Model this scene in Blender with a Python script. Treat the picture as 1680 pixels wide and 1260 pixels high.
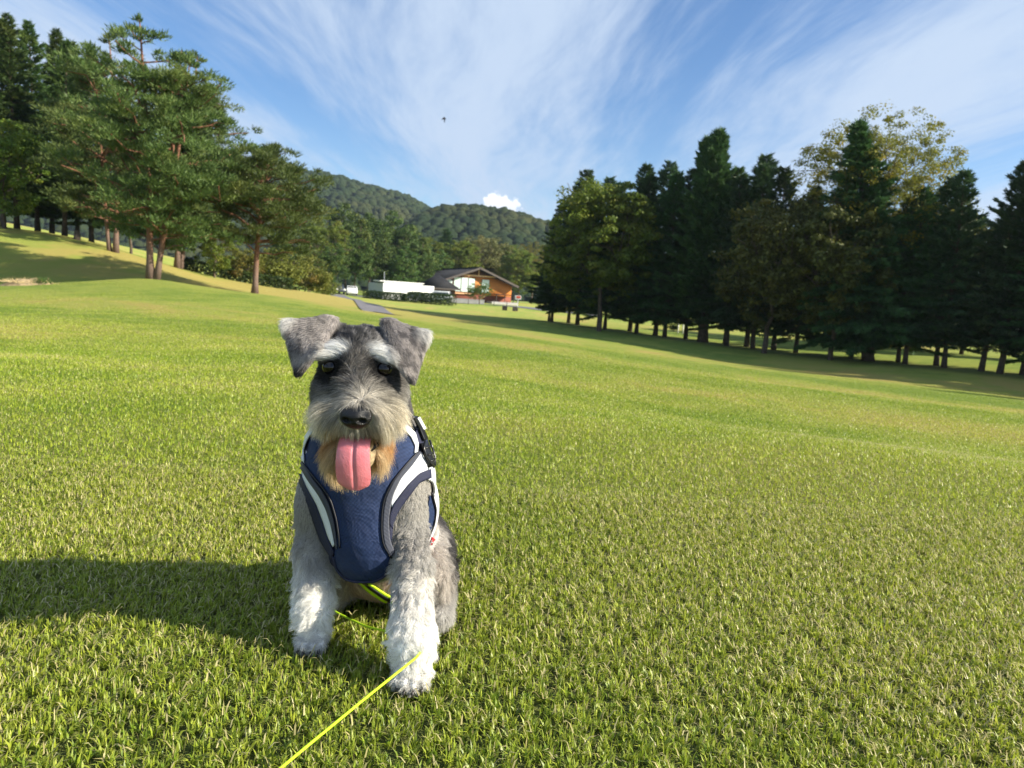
import bpy, bmesh, math, random
import numpy as np
from mathutils import Vector, Matrix

for _o in list(bpy.data.objects):
    bpy.data.objects.remove(_o)
SC = bpy.context.scene
COL = SC.collection
R = math.radians

# ------------------------------------------------------------------ camera
FPX = 1213.0                       # focal length in pixels of a 1680 px wide picture
CAM_H, PITCH, ROLL = 0.50, math.atan(140 / 1213.0), R(3.5)
FWD = np.array([0, math.cos(PITCH), -math.sin(PITCH)])
_r0 = np.array([1.0, 0, 0]); _u0 = np.array([0, math.sin(PITCH), math.cos(PITCH)])
RGT = math.cos(ROLL) * _r0 + math.sin(ROLL) * _u0
UPV = -math.sin(ROLL) * _r0 + math.cos(ROLL) * _u0
CAMP = np.array([0, 0, CAM_H])
cam_d = bpy.data.cameras.new('camera'); cam = bpy.data.objects.new('camera', cam_d); COL.objects.link(cam)
cam_d.sensor_width = 36; cam_d.lens = 36 * FPX / 1680; cam_d.clip_start = 0.02; cam_d.clip_end = 6000
cam.matrix_world = Matrix(((RGT[0], UPV[0], -FWD[0], CAMP[0]), (RGT[1], UPV[1], -FWD[1], CAMP[1]),
                           (RGT[2], UPV[2], -FWD[2], CAMP[2]), (0, 0, 0, 1)))
cam_d.dof.use_dof = True; cam_d.dof.focus_distance = 0.95; cam_d.dof.aperture_fstop = 12.0
SC.camera = cam

def at(px, py, Y):
    """world point at distance Y for a measured picture position"""
    d = FWD + RGT * (px - 840) / FPX + UPV * (630 - py) / FPX
    return CAMP + d * (Y / d[1])

# ------------------------------------------------------------------ light
SUN_EL, SUN_AZ = R(29.5), math.atan2(0.98, -0.19)       # azimuth clockwise from +Y: to the right, a little behind the camera
VS = SC.view_settings
VS.view_transform = 'Standard'; VS.look = 'None'; VS.gamma = 1; VS.exposure = 1.1
sun_d = bpy.data.lights.new('sun', 'SUN'); sun = bpy.data.objects.new('sun', sun_d); COL.objects.link(sun)
sun_d.energy = 5.0; sun_d.angle = R(0.53); sun_d.color = (1.0, 0.92, 0.76)
_sd = Vector((math.sin(SUN_AZ) * math.cos(SUN_EL), math.cos(SUN_AZ) * math.cos(SUN_EL), math.sin(SUN_EL)))
sun.rotation_euler = _sd.to_track_quat('Z', 'Y').to_euler(); sun.location = (40, -20, 60)
SC.cycles.max_bounces = 6; SC.cycles.diffuse_bounces = 3; SC.cycles.transmission_bounces = 4; SC.cycles.transparent_max_bounces = 6
SC.cycles.use_denoising = True

class NG:
    """small node-graph helper"""
    def __init__(s, tree):
        s.t = tree; s.n = tree.nodes; s.l = tree.links
    def node(s, kind, **kw):
        n = s.n.new(kind)
        for k, v in kw.items():
            if k.startswith('in_'):
                s.put(n.inputs[int(k[3:]) if k[3:].isdigit() else k[3:].replace('_', ' ')], v)
            else: setattr(n, k, v)
        return n
    def put(s, sock, v):
        if isinstance(v, bpy.types.NodeSocket): s.l.new(v, sock)
        else: sock.default_value = v
    def m(s, op, a, b=None, c=None, clamp=False):
        n = s.n.new('ShaderNodeMath'); n.operation = op; n.use_clamp = clamp
        for i, v in enumerate((a, b, c)):
            if v is not None: s.put(n.inputs[i], v)
        return n.outputs[0]
    def mapr(s, v, a, b, c=0.0, d=1.0, kind='SMOOTHSTEP'):
        n = s.n.new('ShaderNodeMapRange'); n.interpolation_type = kind
        for k, x in zip(('Value', 'From Min', 'From Max', 'To Min', 'To Max'), (v, a, b, c, d)): s.put(n.inputs[k], x)
        return n.outputs[0]
    def noise(s, vec, scale, detail=4, rough=0.5, dist=0.0, dim='3D'):
        n = s.n.new('ShaderNodeTexNoise'); n.noise_dimensions = dim
        if vec is not None: s.l.new(vec, n.inputs['Vector'])
        n.inputs['Scale'].default_value = scale; n.inputs['Detail'].default_value = detail
        n.inputs['Roughness'].default_value = rough; n.inputs['Distortion'].default_value = dist
        return n.outputs['Fac']
    def mix(s, f, a, b, kind='MIX'):
        n = s.n.new('ShaderNodeMix'); n.data_type = 'RGBA'; n.blend_type = kind
        s.put(n.inputs[0], f); s.put(n.inputs[6], a); s.put(n.inputs[7], b)
        return n.outputs[2]
    def xyz(s, x, y, z):
        n = s.n.new('ShaderNodeCombineXYZ')
        for i, v in enumerate((x, y, z)): s.put(n.inputs[i], v)
        return n.outputs[0]

world = bpy.data.worlds.new('World'); SC.world = world; world.use_nodes = True
g = NG(world.node_tree); g.n.clear()
sky = g.node('ShaderNodeTexSky', sky_type='NISHITA', sun_disc=False, sun_elevation=SUN_EL, sun_rotation=SUN_AZ,
             altitude=600, air_density=1.0, dust_density=0.6, ozone_density=2.2)
tc = g.node('ShaderNodeTexCoord').outputs['Generated']
sep = g.node('ShaderNodeSeparateXYZ', in_0=tc)
dx, dy, dz = sep.outputs
dzc = g.m('MAXIMUM', dz, 0.035)
pu = g.m('DIVIDE', dx, g.m('ADD', dzc, 0.03)); pv = g.m('DIVIDE', dy, g.m('ADD', dzc, 0.03))
plan = g.xyz(pu, pv, 0.0)
warp = g.noise(g.xyz(g.m('MULTIPLY', pu, 0.8), g.m('MULTIPLY', pv, 0.30), 3.1), 1.0, 2, 0.4)
wob = g.m('MULTIPLY', g.m('SUBTRACT', warp, 0.5), 0.9)
puw = g.m('ADD', pu, wob)
band = g.m('MULTIPLY_ADD', g.m('COSINE', g.m('MULTIPLY', g.m('ADD', puw, 0.22), 2 * math.pi / 1.75)), 0.5, 0.5)
strk = g.noise(g.xyz(g.m('MULTIPLY', puw, 4.2), g.m('MULTIPLY', pv, 0.62), 0.7), 1.0, 9, 0.60, 0.0)
fine = g.noise(g.xyz(g.m('MULTIPLY', g.m('ADD', puw, g.m('MULTIPLY', pv, 0.12)), 16.0), g.m('MULTIPLY', pv, 2.0), 5.0), 1.0, 7, 0.65, 0.0)
cs = g.m('ADD', g.m('MULTIPLY', band, 0.42), g.m('ADD', g.m('MULTIPLY', strk, 1.0), g.m('MULTIPLY', fine, 0.32)))
cirrus = g.m('MULTIPLY', g.mapr(cs, 0.54, 1.20, 0.0, 0.97), g.mapr(dz, 0.0, 0.09, 0.45, 1.0))
# the small fair-weather cloud above the hill ridge
cd = at(822, 339, 1.0) - CAMP; cd /= np.linalg.norm(cd)
az = g.m('SUBTRACT', g.m('DIVIDE', dx, g.m('MAXIMUM', dy, 0.05)), float(cd[0] / cd[1]))
el = g.m('SUBTRACT', g.m('DIVIDE', dz, g.m('MAXIMUM', dy, 0.05)), float(cd[2] / cd[1]))
nz = g.noise(tc, 95, 5, 0.6); nz2 = g.noise(tc, 30, 2, 0.5)
rr = g.m('SQRT', g.m('ADD', g.m('POWER', g.m('ABSOLUTE', g.m('DIVIDE', az, 0.027)), 2.0), g.m('POWER', g.m('ABSOLUTE', g.m('DIVIDE', el, 0.0165)), 2.0)))
cum = g.mapr(g.m('ADD', rr, g.m('MULTIPLY', g.m('SUBTRACT', g.m('ADD', nz, nz2), 1.0), 1.5)), 0.98, 0.72)
cum = g.m('MULTIPLY', cum, g.m('GREATER_THAN', dy, 0.1))
hs = g.node('ShaderNodeHueSaturation', in_Color=sky.outputs[0]); hs.inputs['Saturation'].default_value = 1.22; hs.inputs['Hue'].default_value = 0.505
bg = g.node('ShaderNodeBackground', in_0=hs.outputs[0], in_1=0.08)
SKY_BG = bg
bgc = g.node('ShaderNodeBackground', in_0=(0.60, 0.73, 0.93, 1), in_1=0.47)
bgk = g.node('ShaderNodeBackground', in_0=g.mix(g.mapr(el, -0.02, 0.014), (0.62, 0.68, 0.78, 1), (0.93, 0.95, 0.98, 1)), in_1=0.62)
m1 = g.node('ShaderNodeMixShader', in_0=cirrus, in_1=bg.outputs[0], in_2=bgc.outputs[0])
m2 = g.node('ShaderNodeMixShader', in_0=cum, in_1=m1.outputs[0], in_2=bgk.outputs[0])
g.l.new(m2.outputs[0], g.node('ShaderNodeOutputWorld').inputs[0])

# ------------------------------------------------------------------ helpers
def tag(o, label=None, cat=None, group=None, kind=None):
    if label: o['label'] = label
    if cat: o['category'] = cat
    if group: o['group'] = group
    if kind: o['kind'] = kind
    return o

def link(name, data, parent=None, loc=None):
    o = bpy.data.objects.new(name, data); COL.objects.link(o)
    if parent is not None: o.parent = parent
    if loc is not None: o.location = loc
    return o

def empty(name, loc=(0, 0, 0), rz=0.0):
    o = link(name, None, None, loc); o.rotation_euler = (0, 0, rz); o.empty_display_size = 0.2
    return o

def mesh_np(name, v, f, mats=(), smooth=False, attrs=None):
    """v (n,3); f: int array (m,3|4) or list of such arrays"""
    me = bpy.data.meshes.new(name)
    v = np.ascontiguousarray(v, dtype=np.float32)
    fl = f if isinstance(f, list) else [f]
    fl = [np.asarray(a, dtype=np.int32) for a in fl if len(a)]
    me.vertices.add(len(v)); me.vertices.foreach_set('co', v.ravel())
    li = np.concatenate([a.ravel() for a in fl]) if fl else np.zeros(0, np.int32)
    sizes = np.concatenate([np.full(len(a), a.shape[1], np.int32) for a in fl]) if fl else np.zeros(0, np.int32)
    me.loops.add(len(li)); me.loops.foreach_set('vertex_index', li)
    me.polygons.add(len(sizes))
    me.polygons.foreach_set('loop_start', np.concatenate(([0], np.cumsum(sizes)[:-1])).astype(np.int32))
    if smooth: me.polygons.foreach_set('use_smooth', np.ones(len(sizes), bool))
    for k, a in (attrs or {}).items():
        a = np.asarray(a, dtype=np.float32)
        if a.ndim == 2:
            if a.shape[1] == 3: a = np.concatenate([a, np.ones((len(a), 1), np.float32)], 1)
            at_ = me.attributes.new(k, 'FLOAT_COLOR', 'POINT'); at_.data.foreach_set('color', a.ravel())
        else:
            at_ = me.attributes.new(k, 'FLOAT', 'POINT'); at_.data.foreach_set('value', a)
    me.update(calc_edges=True); me.validate()
    for m in mats: me.materials.append(m)
    return me

def bm_mesh(name, bm, mats=(), smooth=False):
    me = bpy.data.meshes.new(name); bm.to_mesh(me); bm.free()
    if smooth: me.polygons.foreach_set('use_smooth', [True] * len(me.polygons))
    for m in mats: me.materials.append(m)
    return me

def box(bm, c, s, rz=0.0, bevel=0.0):
    """box by centre and full size"""
    mt = Matrix.Translation(c) @ Matrix.Rotation(rz, 4, 'Z') @ Matrix.Diagonal((s[0], s[1], s[2], 1))
    r = bmesh.ops.create_cube(bm, size=1, matrix=mt)
    if bevel:
        es = list({e for v in r['verts'] for e in v.link_edges})
        bmesh.ops.bevel(bm, geom=es, offset=bevel, segments=2, affect='EDGES')
    return r

def part_box(name, parent, mat, c, s, rz=0.0, bevel=0.0):
    bm = bmesh.new(); box(bm, c, s, rz, bevel)
    return link(name, bm_mesh(name, bm, [mat]), parent)

def tube_np(pts, rad, n=8, cap=True):
    """swept tube through pts with radii; returns verts, quads list"""
    pts = np.asarray(pts, float); rad = np.broadcast_to(np.asarray(rad, float), (len(pts),))
    tan = np.gradient(pts, axis=0); tan /= np.linalg.norm(tan, axis=1)[:, None] + 1e-9
    ref = np.array([0.31, 0.17, 0.93]) if abs(tan[0][2]) < 0.9 else np.array([1.0, 0.1, 0.05])
    vs = []
    a = np.cross(tan[0], ref); a /= np.linalg.norm(a)
    ang = np.arange(n) * 2 * math.pi / n
    for i in range(len(pts)):
        a = a - tan[i] * (a @ tan[i]); a /= np.linalg.norm(a) + 1e-9
        b = np.cross(tan[i], a)
        vs.append(pts[i] + rad[i] * (np.cos(ang)[:, None] * a + np.sin(ang)[:, None] * b))
    v = np.concatenate(vs)
    q = []
    for i in range(len(pts) - 1):
        k = np.arange(n); k2 = (k + 1) % n
        q.append(np.stack([i * n + k, i * n + k2, (i + 1) * n + k2, (i + 1) * n + k], 1))
    fl = [np.concatenate(q)]
    if cap:
        m = len(v); v = np.concatenate([v, pts[:1], pts[-1:]])
        k = np.arange(n); k2 = (k + 1) % n
        fl.append(np.concatenate([np.stack([k2, k, np.full(n, m)], 1), np.stack([(len(pts) - 1) * n + k, (len(pts) - 1) * n + k2, np.full(n, m + 1)], 1)]))
    return v, fl

def join_np(parts):
    """join (v, [faces...]) pieces -> v, [tris, quads]"""
    V, T, Q, o = [], [], [], 0
    for v, fl in parts:
        V.append(v)
        for a in (fl if isinstance(fl, list) else [fl]):
            if len(a): (T if a.shape[1] == 3 else Q).append(a + o)
        o += len(v)
    out = []
    if T: out.append(np.concatenate(T))
    if Q: out.append(np.concatenate(Q))
    return np.concatenate(V), out

def vnoise(x, y, seed=0):
    """smooth 2-D value noise 0..1"""
    xi = np.floor(x).astype(np.int64); yi = np.floor(y).astype(np.int64)
    fx = x - xi; fy = y - yi
    fx = fx * fx * (3 - 2 * fx); fy = fy * fy * (3 - 2 * fy)
    def h(a, b):
        n = (a * 374761393 + b * 668265263 + seed * 974634777) & 0xffffffff
        n = ((n ^ (n >> 13)) * 1274126177) & 0xffffffff
        return ((n ^ (n >> 16)) & 0xffff) / 65535.0
    return (h(xi, yi) * (1 - fx) + h(xi + 1, yi) * fx) * (1 - fy) + (h(xi, yi + 1) * (1 - fx) + h(xi + 1, yi + 1) * fx) * fy

def fbm(x, y, seed=0, oct=4):
    s = 0; a = 0.5; t = 0
    for i in range(oct):
        s = s + a * vnoise(x * 2 ** i, y * 2 ** i, seed + i); t += a; a *= 0.5
    return s / t

def sstep(x, a, b):
    t = np.clip((x - a) / (b - a), 0, 1); return t * t * (3 - 2 * t)

# ------------------------------------------------------------------ materials
def mat(name):
    m = bpy.data.materials.new(name); m.use_nodes = True
    gg = NG(m.node_tree); gg.n.clear()
    out = gg.node('ShaderNodeOutputMaterial')
    return m, gg, out

def plain(name, col, rough=0.6, spec=0.5, metal=0.0, var=0.12, scale=8.0, bump=0.0, coat=0.0, bscale=None):
    """solid colour with a little procedural unevenness"""
    m, gg, out = mat(name)
    tc_ = gg.node('ShaderNodeTexCoord').outputs['Object']
    n = gg.noise(tc_, scale, 5, 0.6)
    c = gg.mix(gg.mapr(n, 0.25, 0.75), tuple(x * (1 - var) for x in col) + (1,), tuple(min(1, x * (1 + var)) for x in col) + (1,))
    p = gg.node('ShaderNodeBsdfPrincipled')
    gg.put(p.inputs['Base Color'], c); gg.put(p.inputs['Roughness'], gg.mapr(n, 0, 1, rough * 0.85, min(1, rough * 1.15)))
    p.inputs['Specular IOR Level'].default_value = spec; p.inputs['Metallic'].default_value = metal; p.inputs['Coat Weight'].default_value = coat
    if bump:
        b = gg.node('ShaderNodeBump'); gg.put(b.inputs['Height'], gg.noise(tc_, bscale or scale * 4, 4, 0.6)); b.inputs['Strength'].default_value = bump
        b.inputs['Distance'].default_value = 0.01
        gg.l.new(b.outputs[0], p.inputs['Normal'])
    gg.l.new(p.outputs[0], out.inputs[0])
    return m

def leafmat(name, c1, c2, c3=None, transl=0.35, attr=None, rough=0.55):
    """foliage: colour differs from leaf to leaf and from tree to tree, light passes through"""
    m, gg, out = mat(name)
    geo = gg.node('ShaderNodeNewGeometry'); rnd = geo.outputs['Random Per Island']
    oi = gg.node('ShaderNodeObjectInfo').outputs['Random']
    c = gg.mix(rnd, c1 + (1,), c2 + (1,))
    tco = gg.node('ShaderNodeTexCoord').outputs['Object']
    if c3: c = gg.mix(gg.m('MULTIPLY', gg.mapr(gg.noise(tco, 0.55, 2, 0.5), 0.48, 0.7), gg.m('MULTIPLY_ADD', rnd, 0.6, 0.4)), c, c3 + (1,))
    hsv = gg.node('ShaderNodeHueSaturation', in_Color=c)
    gg.put(hsv.inputs['Hue'], gg.m('MULTIPLY_ADD', oi, 0.03, 0.485)); gg.put(hsv.inputs['Value'], gg.m('MULTIPLY_ADD', oi, 0.4, 0.8))
    c = hsv.outputs[0]
    p = gg.node('ShaderNodeBsdfPrincipled'); gg.put(p.inputs['Base Color'], c); p.inputs['Roughness'].default_value = rough
    p.inputs['Specular IOR Level'].default_value = 0.25
    t = gg.node('ShaderNodeBsdfTranslucent'); gg.put(t.inputs[0], c)
    mx = gg.node('ShaderNodeMixShader', in_0=transl, in_1=p.outputs[0], in_2=t.outputs[0])
    gg.l.new(mx.outputs[0], out.inputs[0])
    return m
# ------------------------------------------------------------------ terrain
_anc = []
for y_ in (-12, -3, 0, 1.5, 2.6):
    for x_ in (-5, -2.5, 0, 1.6): _anc.append((x_, y_, 0.0))
def _pa(px, py, Y): p = at(px, py, Y); _anc.append((p[0], p[1], p[2]))
for a in ((250, 457, 39), (418, 481, 43), (320, 470, 41), (105, 386, 56), (0, 372, 54), (-150, 350, 54), (170, 405, 52), (230, 425, 50), (0, 462, 38), (120, 462, 39),
          (0, 487, 27), (250, 490, 27), (450, 503, 30), (480, 490, 46), (350, 469, 55), (540, 484, 68), (600, 500, 72), (625, 515, 50),
          (557, 488, 105), (700, 500, 105), (790, 497, 160), (640, 486, 150), (850, 503, 120), (760, 535, 42), (840, 558, 24), (840, 590, 12), (840, 636, 6), (840, 541, 45), (700, 548, 24), (700, 585, 11), (500, 545, 14), (500, 580, 8), (0, 530, 12), (250, 530, 14), (0, 575, 7), (436, 475, 75), (480, 479, 90), (300, 456, 75), (200, 425, 75), (380, 468, 100), (620, 488, 130),
          (900, 527, 76), (1000, 541, 68), (1200, 568, 58), (1400, 590, 50), (1640, 613, 44), (1250, 546, 95), (1600, 575, 80), (900, 506, 130), (1100, 532, 105),
          (1680, 646, 36), (1680, 660, 26), (1680, 680, 14), (1680, 712, 8), (1300, 605, 43), (1300, 617, 30), (1300, 634, 18), (1300, 660, 9.5), (1000, 560, 50), (1000, 568, 40), (1000, 582, 24), (1000, 606, 12), (1500, 624, 38), (1500, 641, 27), (1500, 658, 15), (1500, 692, 8.5), (1600, 740, 5.5), (1200, 700, 5.2), (1800, 620, 44), (1850, 590, 75)): _pa(*a)
_anc += [(-30, 10, -0.2), (30, 10, -2.2), (60, 30, -3.0), (-60, 35, 4.0), (-60, 75, 6.0), (-55, 110, 4.0), (60, 110, -3), (0, 220, -0.3), (-60, 220, 0.5), (80, 220, -2), (-90, 0, 1), (90, 0, -2)]
_A = np.array(_anc); _P = _A[:, :2] / 40.0
def _phi(r2): return 0.5 * r2 * np.log(r2 + 1e-9)
_n = len(_A); _K = _phi(((_P[:, None] - _P[None]) ** 2).sum(-1)) + np.eye(_n) * 5e-5
_L = np.zeros((_n + 3, _n + 3)); _L[:_n, :_n] = _K; _L[:_n, _n] = 1; _L[:_n, _n + 1:] = _P; _L[_n, :_n] = 1; _L[_n + 1:, :_n] = _P.T
_W = np.linalg.solve(_L, np.concatenate([_A[:, 2], np.zeros(3)]))
def H(x, y):
    x = np.asarray(x, float); y = np.asarray(y, float); sh = np.broadcast(x, y).shape
    xf = np.broadcast_to(x, sh).ravel(); yf = np.broadcast_to(y, sh).ravel()
    out = np.zeros(len(xf))
    for s in range(0, len(xf), 20000):
        q = np.stack([xf[s:s + 20000], yf[s:s + 20000]], 1) / 40.0
        out[s:s + 20000] = _phi(((q[:, None] - _P[None]) ** 2).sum(-1)) @ _W[:_n] + _W[_n] + q @ _W[_n + 1:]
    d = np.hypot(xf, yf - 60); w = sstep(d, 110, 190)
    out = np.clip(out, -4.5, 9) * (1 - w) + (-0.6) * w
    near = sstep(np.hypot(xf, yf), 1.6, 4.2)
    return (out * near).reshape(sh)
def h1(x, y): return float(H(np.array([x]), np.array([y]))[0])

def dryness(x, y):
    """how straw-coloured the turf is (0 green .. 1 straw)"""
    b = fbm(x * 1.3 + 9, y * 1.3, 3, 4) * 0.55 + fbm(x * 0.22, y * 0.13 + 4, 8, 3) * 0.6
    d = sstep(b, 0.40, 0.72) * 0.72
    # mown bands curving across the fairway
    w = x + 0.016 * (y - 6) ** 2 * 0.35 + 0.5 * fbm(x * 0.2, y * 0.2, 21, 2)
    r_ = np.maximum(y + 0.22 * x + 0.02 * x * x / np.maximum(y, 2) + 1.0 * fbm(x * .25, y * .25, 5, 2), .5)
    d = d + 0.40 * np.sin(8.5 * np.log(r_) + 1.0) * sstep(y, 3, 7)
    # parched slope beside the asphalt path
    a1 = at(340, 470, 55); a2 = at(590, 505, 66)
    t = np.clip(((x - a1[0]) * (a2[0] - a1[0]) + (y - a1[1]) * (a2[1] - a1[1])) / ((a2[0] - a1[0]) ** 2 + (a2[1] - a1[1]) ** 2), -0.1, 1.05)
    q = np.hypot(x - (a1[0] + t * (a2[0] - a1[0])), (y - (a1[1] + t * (a2[1] - a1[1]))) * 0.62)
    d = np.maximum(d, 1.15 * sstep(q + 4 * (fbm(x * 0.25, y * 0.25, 33, 3) - 0.5), 8, 3.5))
    a3 = at(690, 506, 62); q = np.hypot((x - a3[0]) / 7, (y - a3[1]) / 16); d = np.maximum(d, .95 * sstep(q + 1.2 * (fbm(x * .3, y * .2, 35, 3) - .5), 1.1, .4))
    a4 = at(60, 372, 55); q = np.hypot((x - a4[0]) / 9, (y - a4[1]) / 5); d = np.maximum(d, .9 * sstep(q + .9 * (fbm(x * .3, y * .3, 36, 3) - .5), 1.1, .4))
    return np.clip(d, 0, 1.2)

ys = np.concatenate([-np.geomspace(60, 0.5, 16), np.linspace(0, 6, 25), np.geomspace(6.15, 260, 230)[0:], np.geomspace(280, 2600, 14)])
xt = np.linspace(-1, 1, 281); xs = np.sign(xt) * (np.abs(xt) * 38 + 262 * np.abs(xt) ** 4)
xs = np.concatenate([[-2600, -1200, -600], xs, [600, 1200, 2600]])
GX, GY = np.meshgrid(xs, ys); GZ = H(GX.ravel(), GY.ravel()) - 0.006 + 0.05 * (fbm(GX.ravel() * .5, GY.ravel() * .5, 77, 2) - .5) * sstep(GY.ravel(), 12, 30)
nx, ny = len(xs), len(ys)
ii = (np.arange(ny - 1)[:, None] * nx + np.arange(nx - 1)[None]).ravel()
gm, gg, out = mat('turf')
tc_ = gg.node('ShaderNodeTexCoord').outputs['Object']
dry = gg.node('ShaderNodeAttribute', attribute_name='dry').outputs['Fac']
soil = gg.node('ShaderNodeAttribute', attribute_name='soil').outputs['Fac']
n1 = gg.noise(tc_, 1.6, 6, 0.65); n2 = gg.noise(tc_, 22, 4, 0.7); n3 = gg.noise(tc_, 90, 3, 0.7)
dd = gg.m('ADD', dry, gg.m('MULTIPLY', gg.m('SUBTRACT', gg.m('ADD', n1, n2), 1.0), 0.75))
c = gg.mix(gg.mapr(dd, -0.1, 0.55), (0.135, 0.215, 0.020, 1), (0.285, 0.315, 0.048, 1))
c = gg.mix(gg.mapr(dd, 0.5, 1.15), c, (0.42, 0.31, 0.085, 1))
c = gg.mix(gg.mapr(n3, 0.35, 0.7, 0.0, 0.45), c, (0.045, 0.075, 0.012, 1))
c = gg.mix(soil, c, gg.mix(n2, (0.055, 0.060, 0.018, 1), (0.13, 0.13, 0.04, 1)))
p = gg.node('ShaderNodeBsdfPrincipled'); gg.put(p.inputs['Base Color'], c); p.inputs['Roughness'].default_value = 0.9; p.inputs['Specular IOR Level'].default_value = 0.1
p.inputs['Sheen Weight'].default_value = 0.25; p.inputs['Sheen Roughness'].default_value = 0.5; p.inputs['Sheen Tint'].default_value = (0.7, 0.8, 0.3, 1)
bmp = gg.node('ShaderNodeBump', in_Height=gg.m('ADD', n3, gg.m('MULTIPLY', n2, 0.7))); bmp.inputs['Strength'].default_value = 0.9; bmp.inputs['Distance'].default_value = 0.05
gg.l.new(bmp.outputs[0], p.inputs['Normal']); gg.l.new(p.outputs[0], out.inputs[0])
_d = dryness(GX.ravel(), GY.ravel())
# bare earth: under the near turf, and the worn bank under the left trees
bk = at(45, 368, 55)
_s = sstep(GY.ravel(), 3.4, 1.0) * 0.8
_e = sstep(np.hypot((GX.ravel() - bk[0]) / 7, (GY.ravel() - bk[1] - 2) / 4) + 0.6 * (fbm(GX.ravel() * .4, GY.ravel() * .4, 91) - .5), 1.1, 0.5) * 0.55
# leaf litter under the row of conifers
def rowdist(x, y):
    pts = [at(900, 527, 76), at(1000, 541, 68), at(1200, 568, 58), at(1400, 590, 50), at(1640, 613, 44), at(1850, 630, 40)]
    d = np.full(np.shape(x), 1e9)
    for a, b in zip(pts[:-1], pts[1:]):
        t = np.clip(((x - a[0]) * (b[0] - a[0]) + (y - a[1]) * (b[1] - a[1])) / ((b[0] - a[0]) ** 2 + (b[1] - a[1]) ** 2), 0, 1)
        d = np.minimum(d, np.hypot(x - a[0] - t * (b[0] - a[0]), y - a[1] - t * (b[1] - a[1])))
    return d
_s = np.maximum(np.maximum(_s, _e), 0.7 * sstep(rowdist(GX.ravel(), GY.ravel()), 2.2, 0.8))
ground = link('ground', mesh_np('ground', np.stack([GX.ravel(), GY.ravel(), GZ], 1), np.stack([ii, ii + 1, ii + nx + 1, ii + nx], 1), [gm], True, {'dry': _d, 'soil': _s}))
tag(ground, 'mown green fairway turf with straw-coloured patches', kind='structure')

# asphalt path running away on the left of the club house
def ribbon(name, pts, wid, m, lift=0.03, seg=60):
    pts = np.array(pts, float); t = np.linspace(0, len(pts) - 1, seg)
    c = np.stack([np.interp(t, np.arange(len(pts)), pts[:, k]) for k in (0, 1)], 1)
    for _ in range(6): c[1:-1] = (c[:-2] + 2 * c[1:-1] + c[2:]) / 4
    w = np.interp(t, np.arange(len(pts)), np.broadcast_to(wid, (len(pts),)))
    d = np.gradient(c, axis=0); d /= np.linalg.norm(d, axis=1)[:, None]; nrm = np.stack([-d[:, 1], d[:, 0]], 1)
    cols = []
    for k in np.linspace(-.5, .5, 7):
        q = c + nrm * (k * w)[:, None]; z = H(q[:, 0], q[:, 1]) + lift
        cols.append(np.stack([q[:, 0], q[:, 1], z], 1))
    v = np.stack(cols, 1).reshape(-1, 3); i0 = (np.arange(seg - 1)[:, None] * 7 + np.arange(6)[None]).ravel()
    return link(name, mesh_np(name, v, np.stack([i0, i0 + 1, i0 + 8, i0 + 7], 1), [m], True))
M_asph = plain('asphalt', (0.16, 0.155, 0.165), 0.9, 0.2, var=0.2, scale=1.5, bump=0.4)
def gp(px, py, z0=None):
    """where the line of sight through a picture position meets the terrain"""
    d = FWD + RGT * (px - 840) / FPX + UPV * (630 - py) / FPX
    Y = np.geomspace(1.0, 400, 2500); P_ = CAMP + d[None] * (Y / d[1])[:, None]
    hit = np.nonzero(P_[:, 2] < H(P_[:, 0], P_[:, 1]))[0]
    return P_[hit[0]] if len(hit) else P_[np.argmin(np.abs(Y - 150))]
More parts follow.
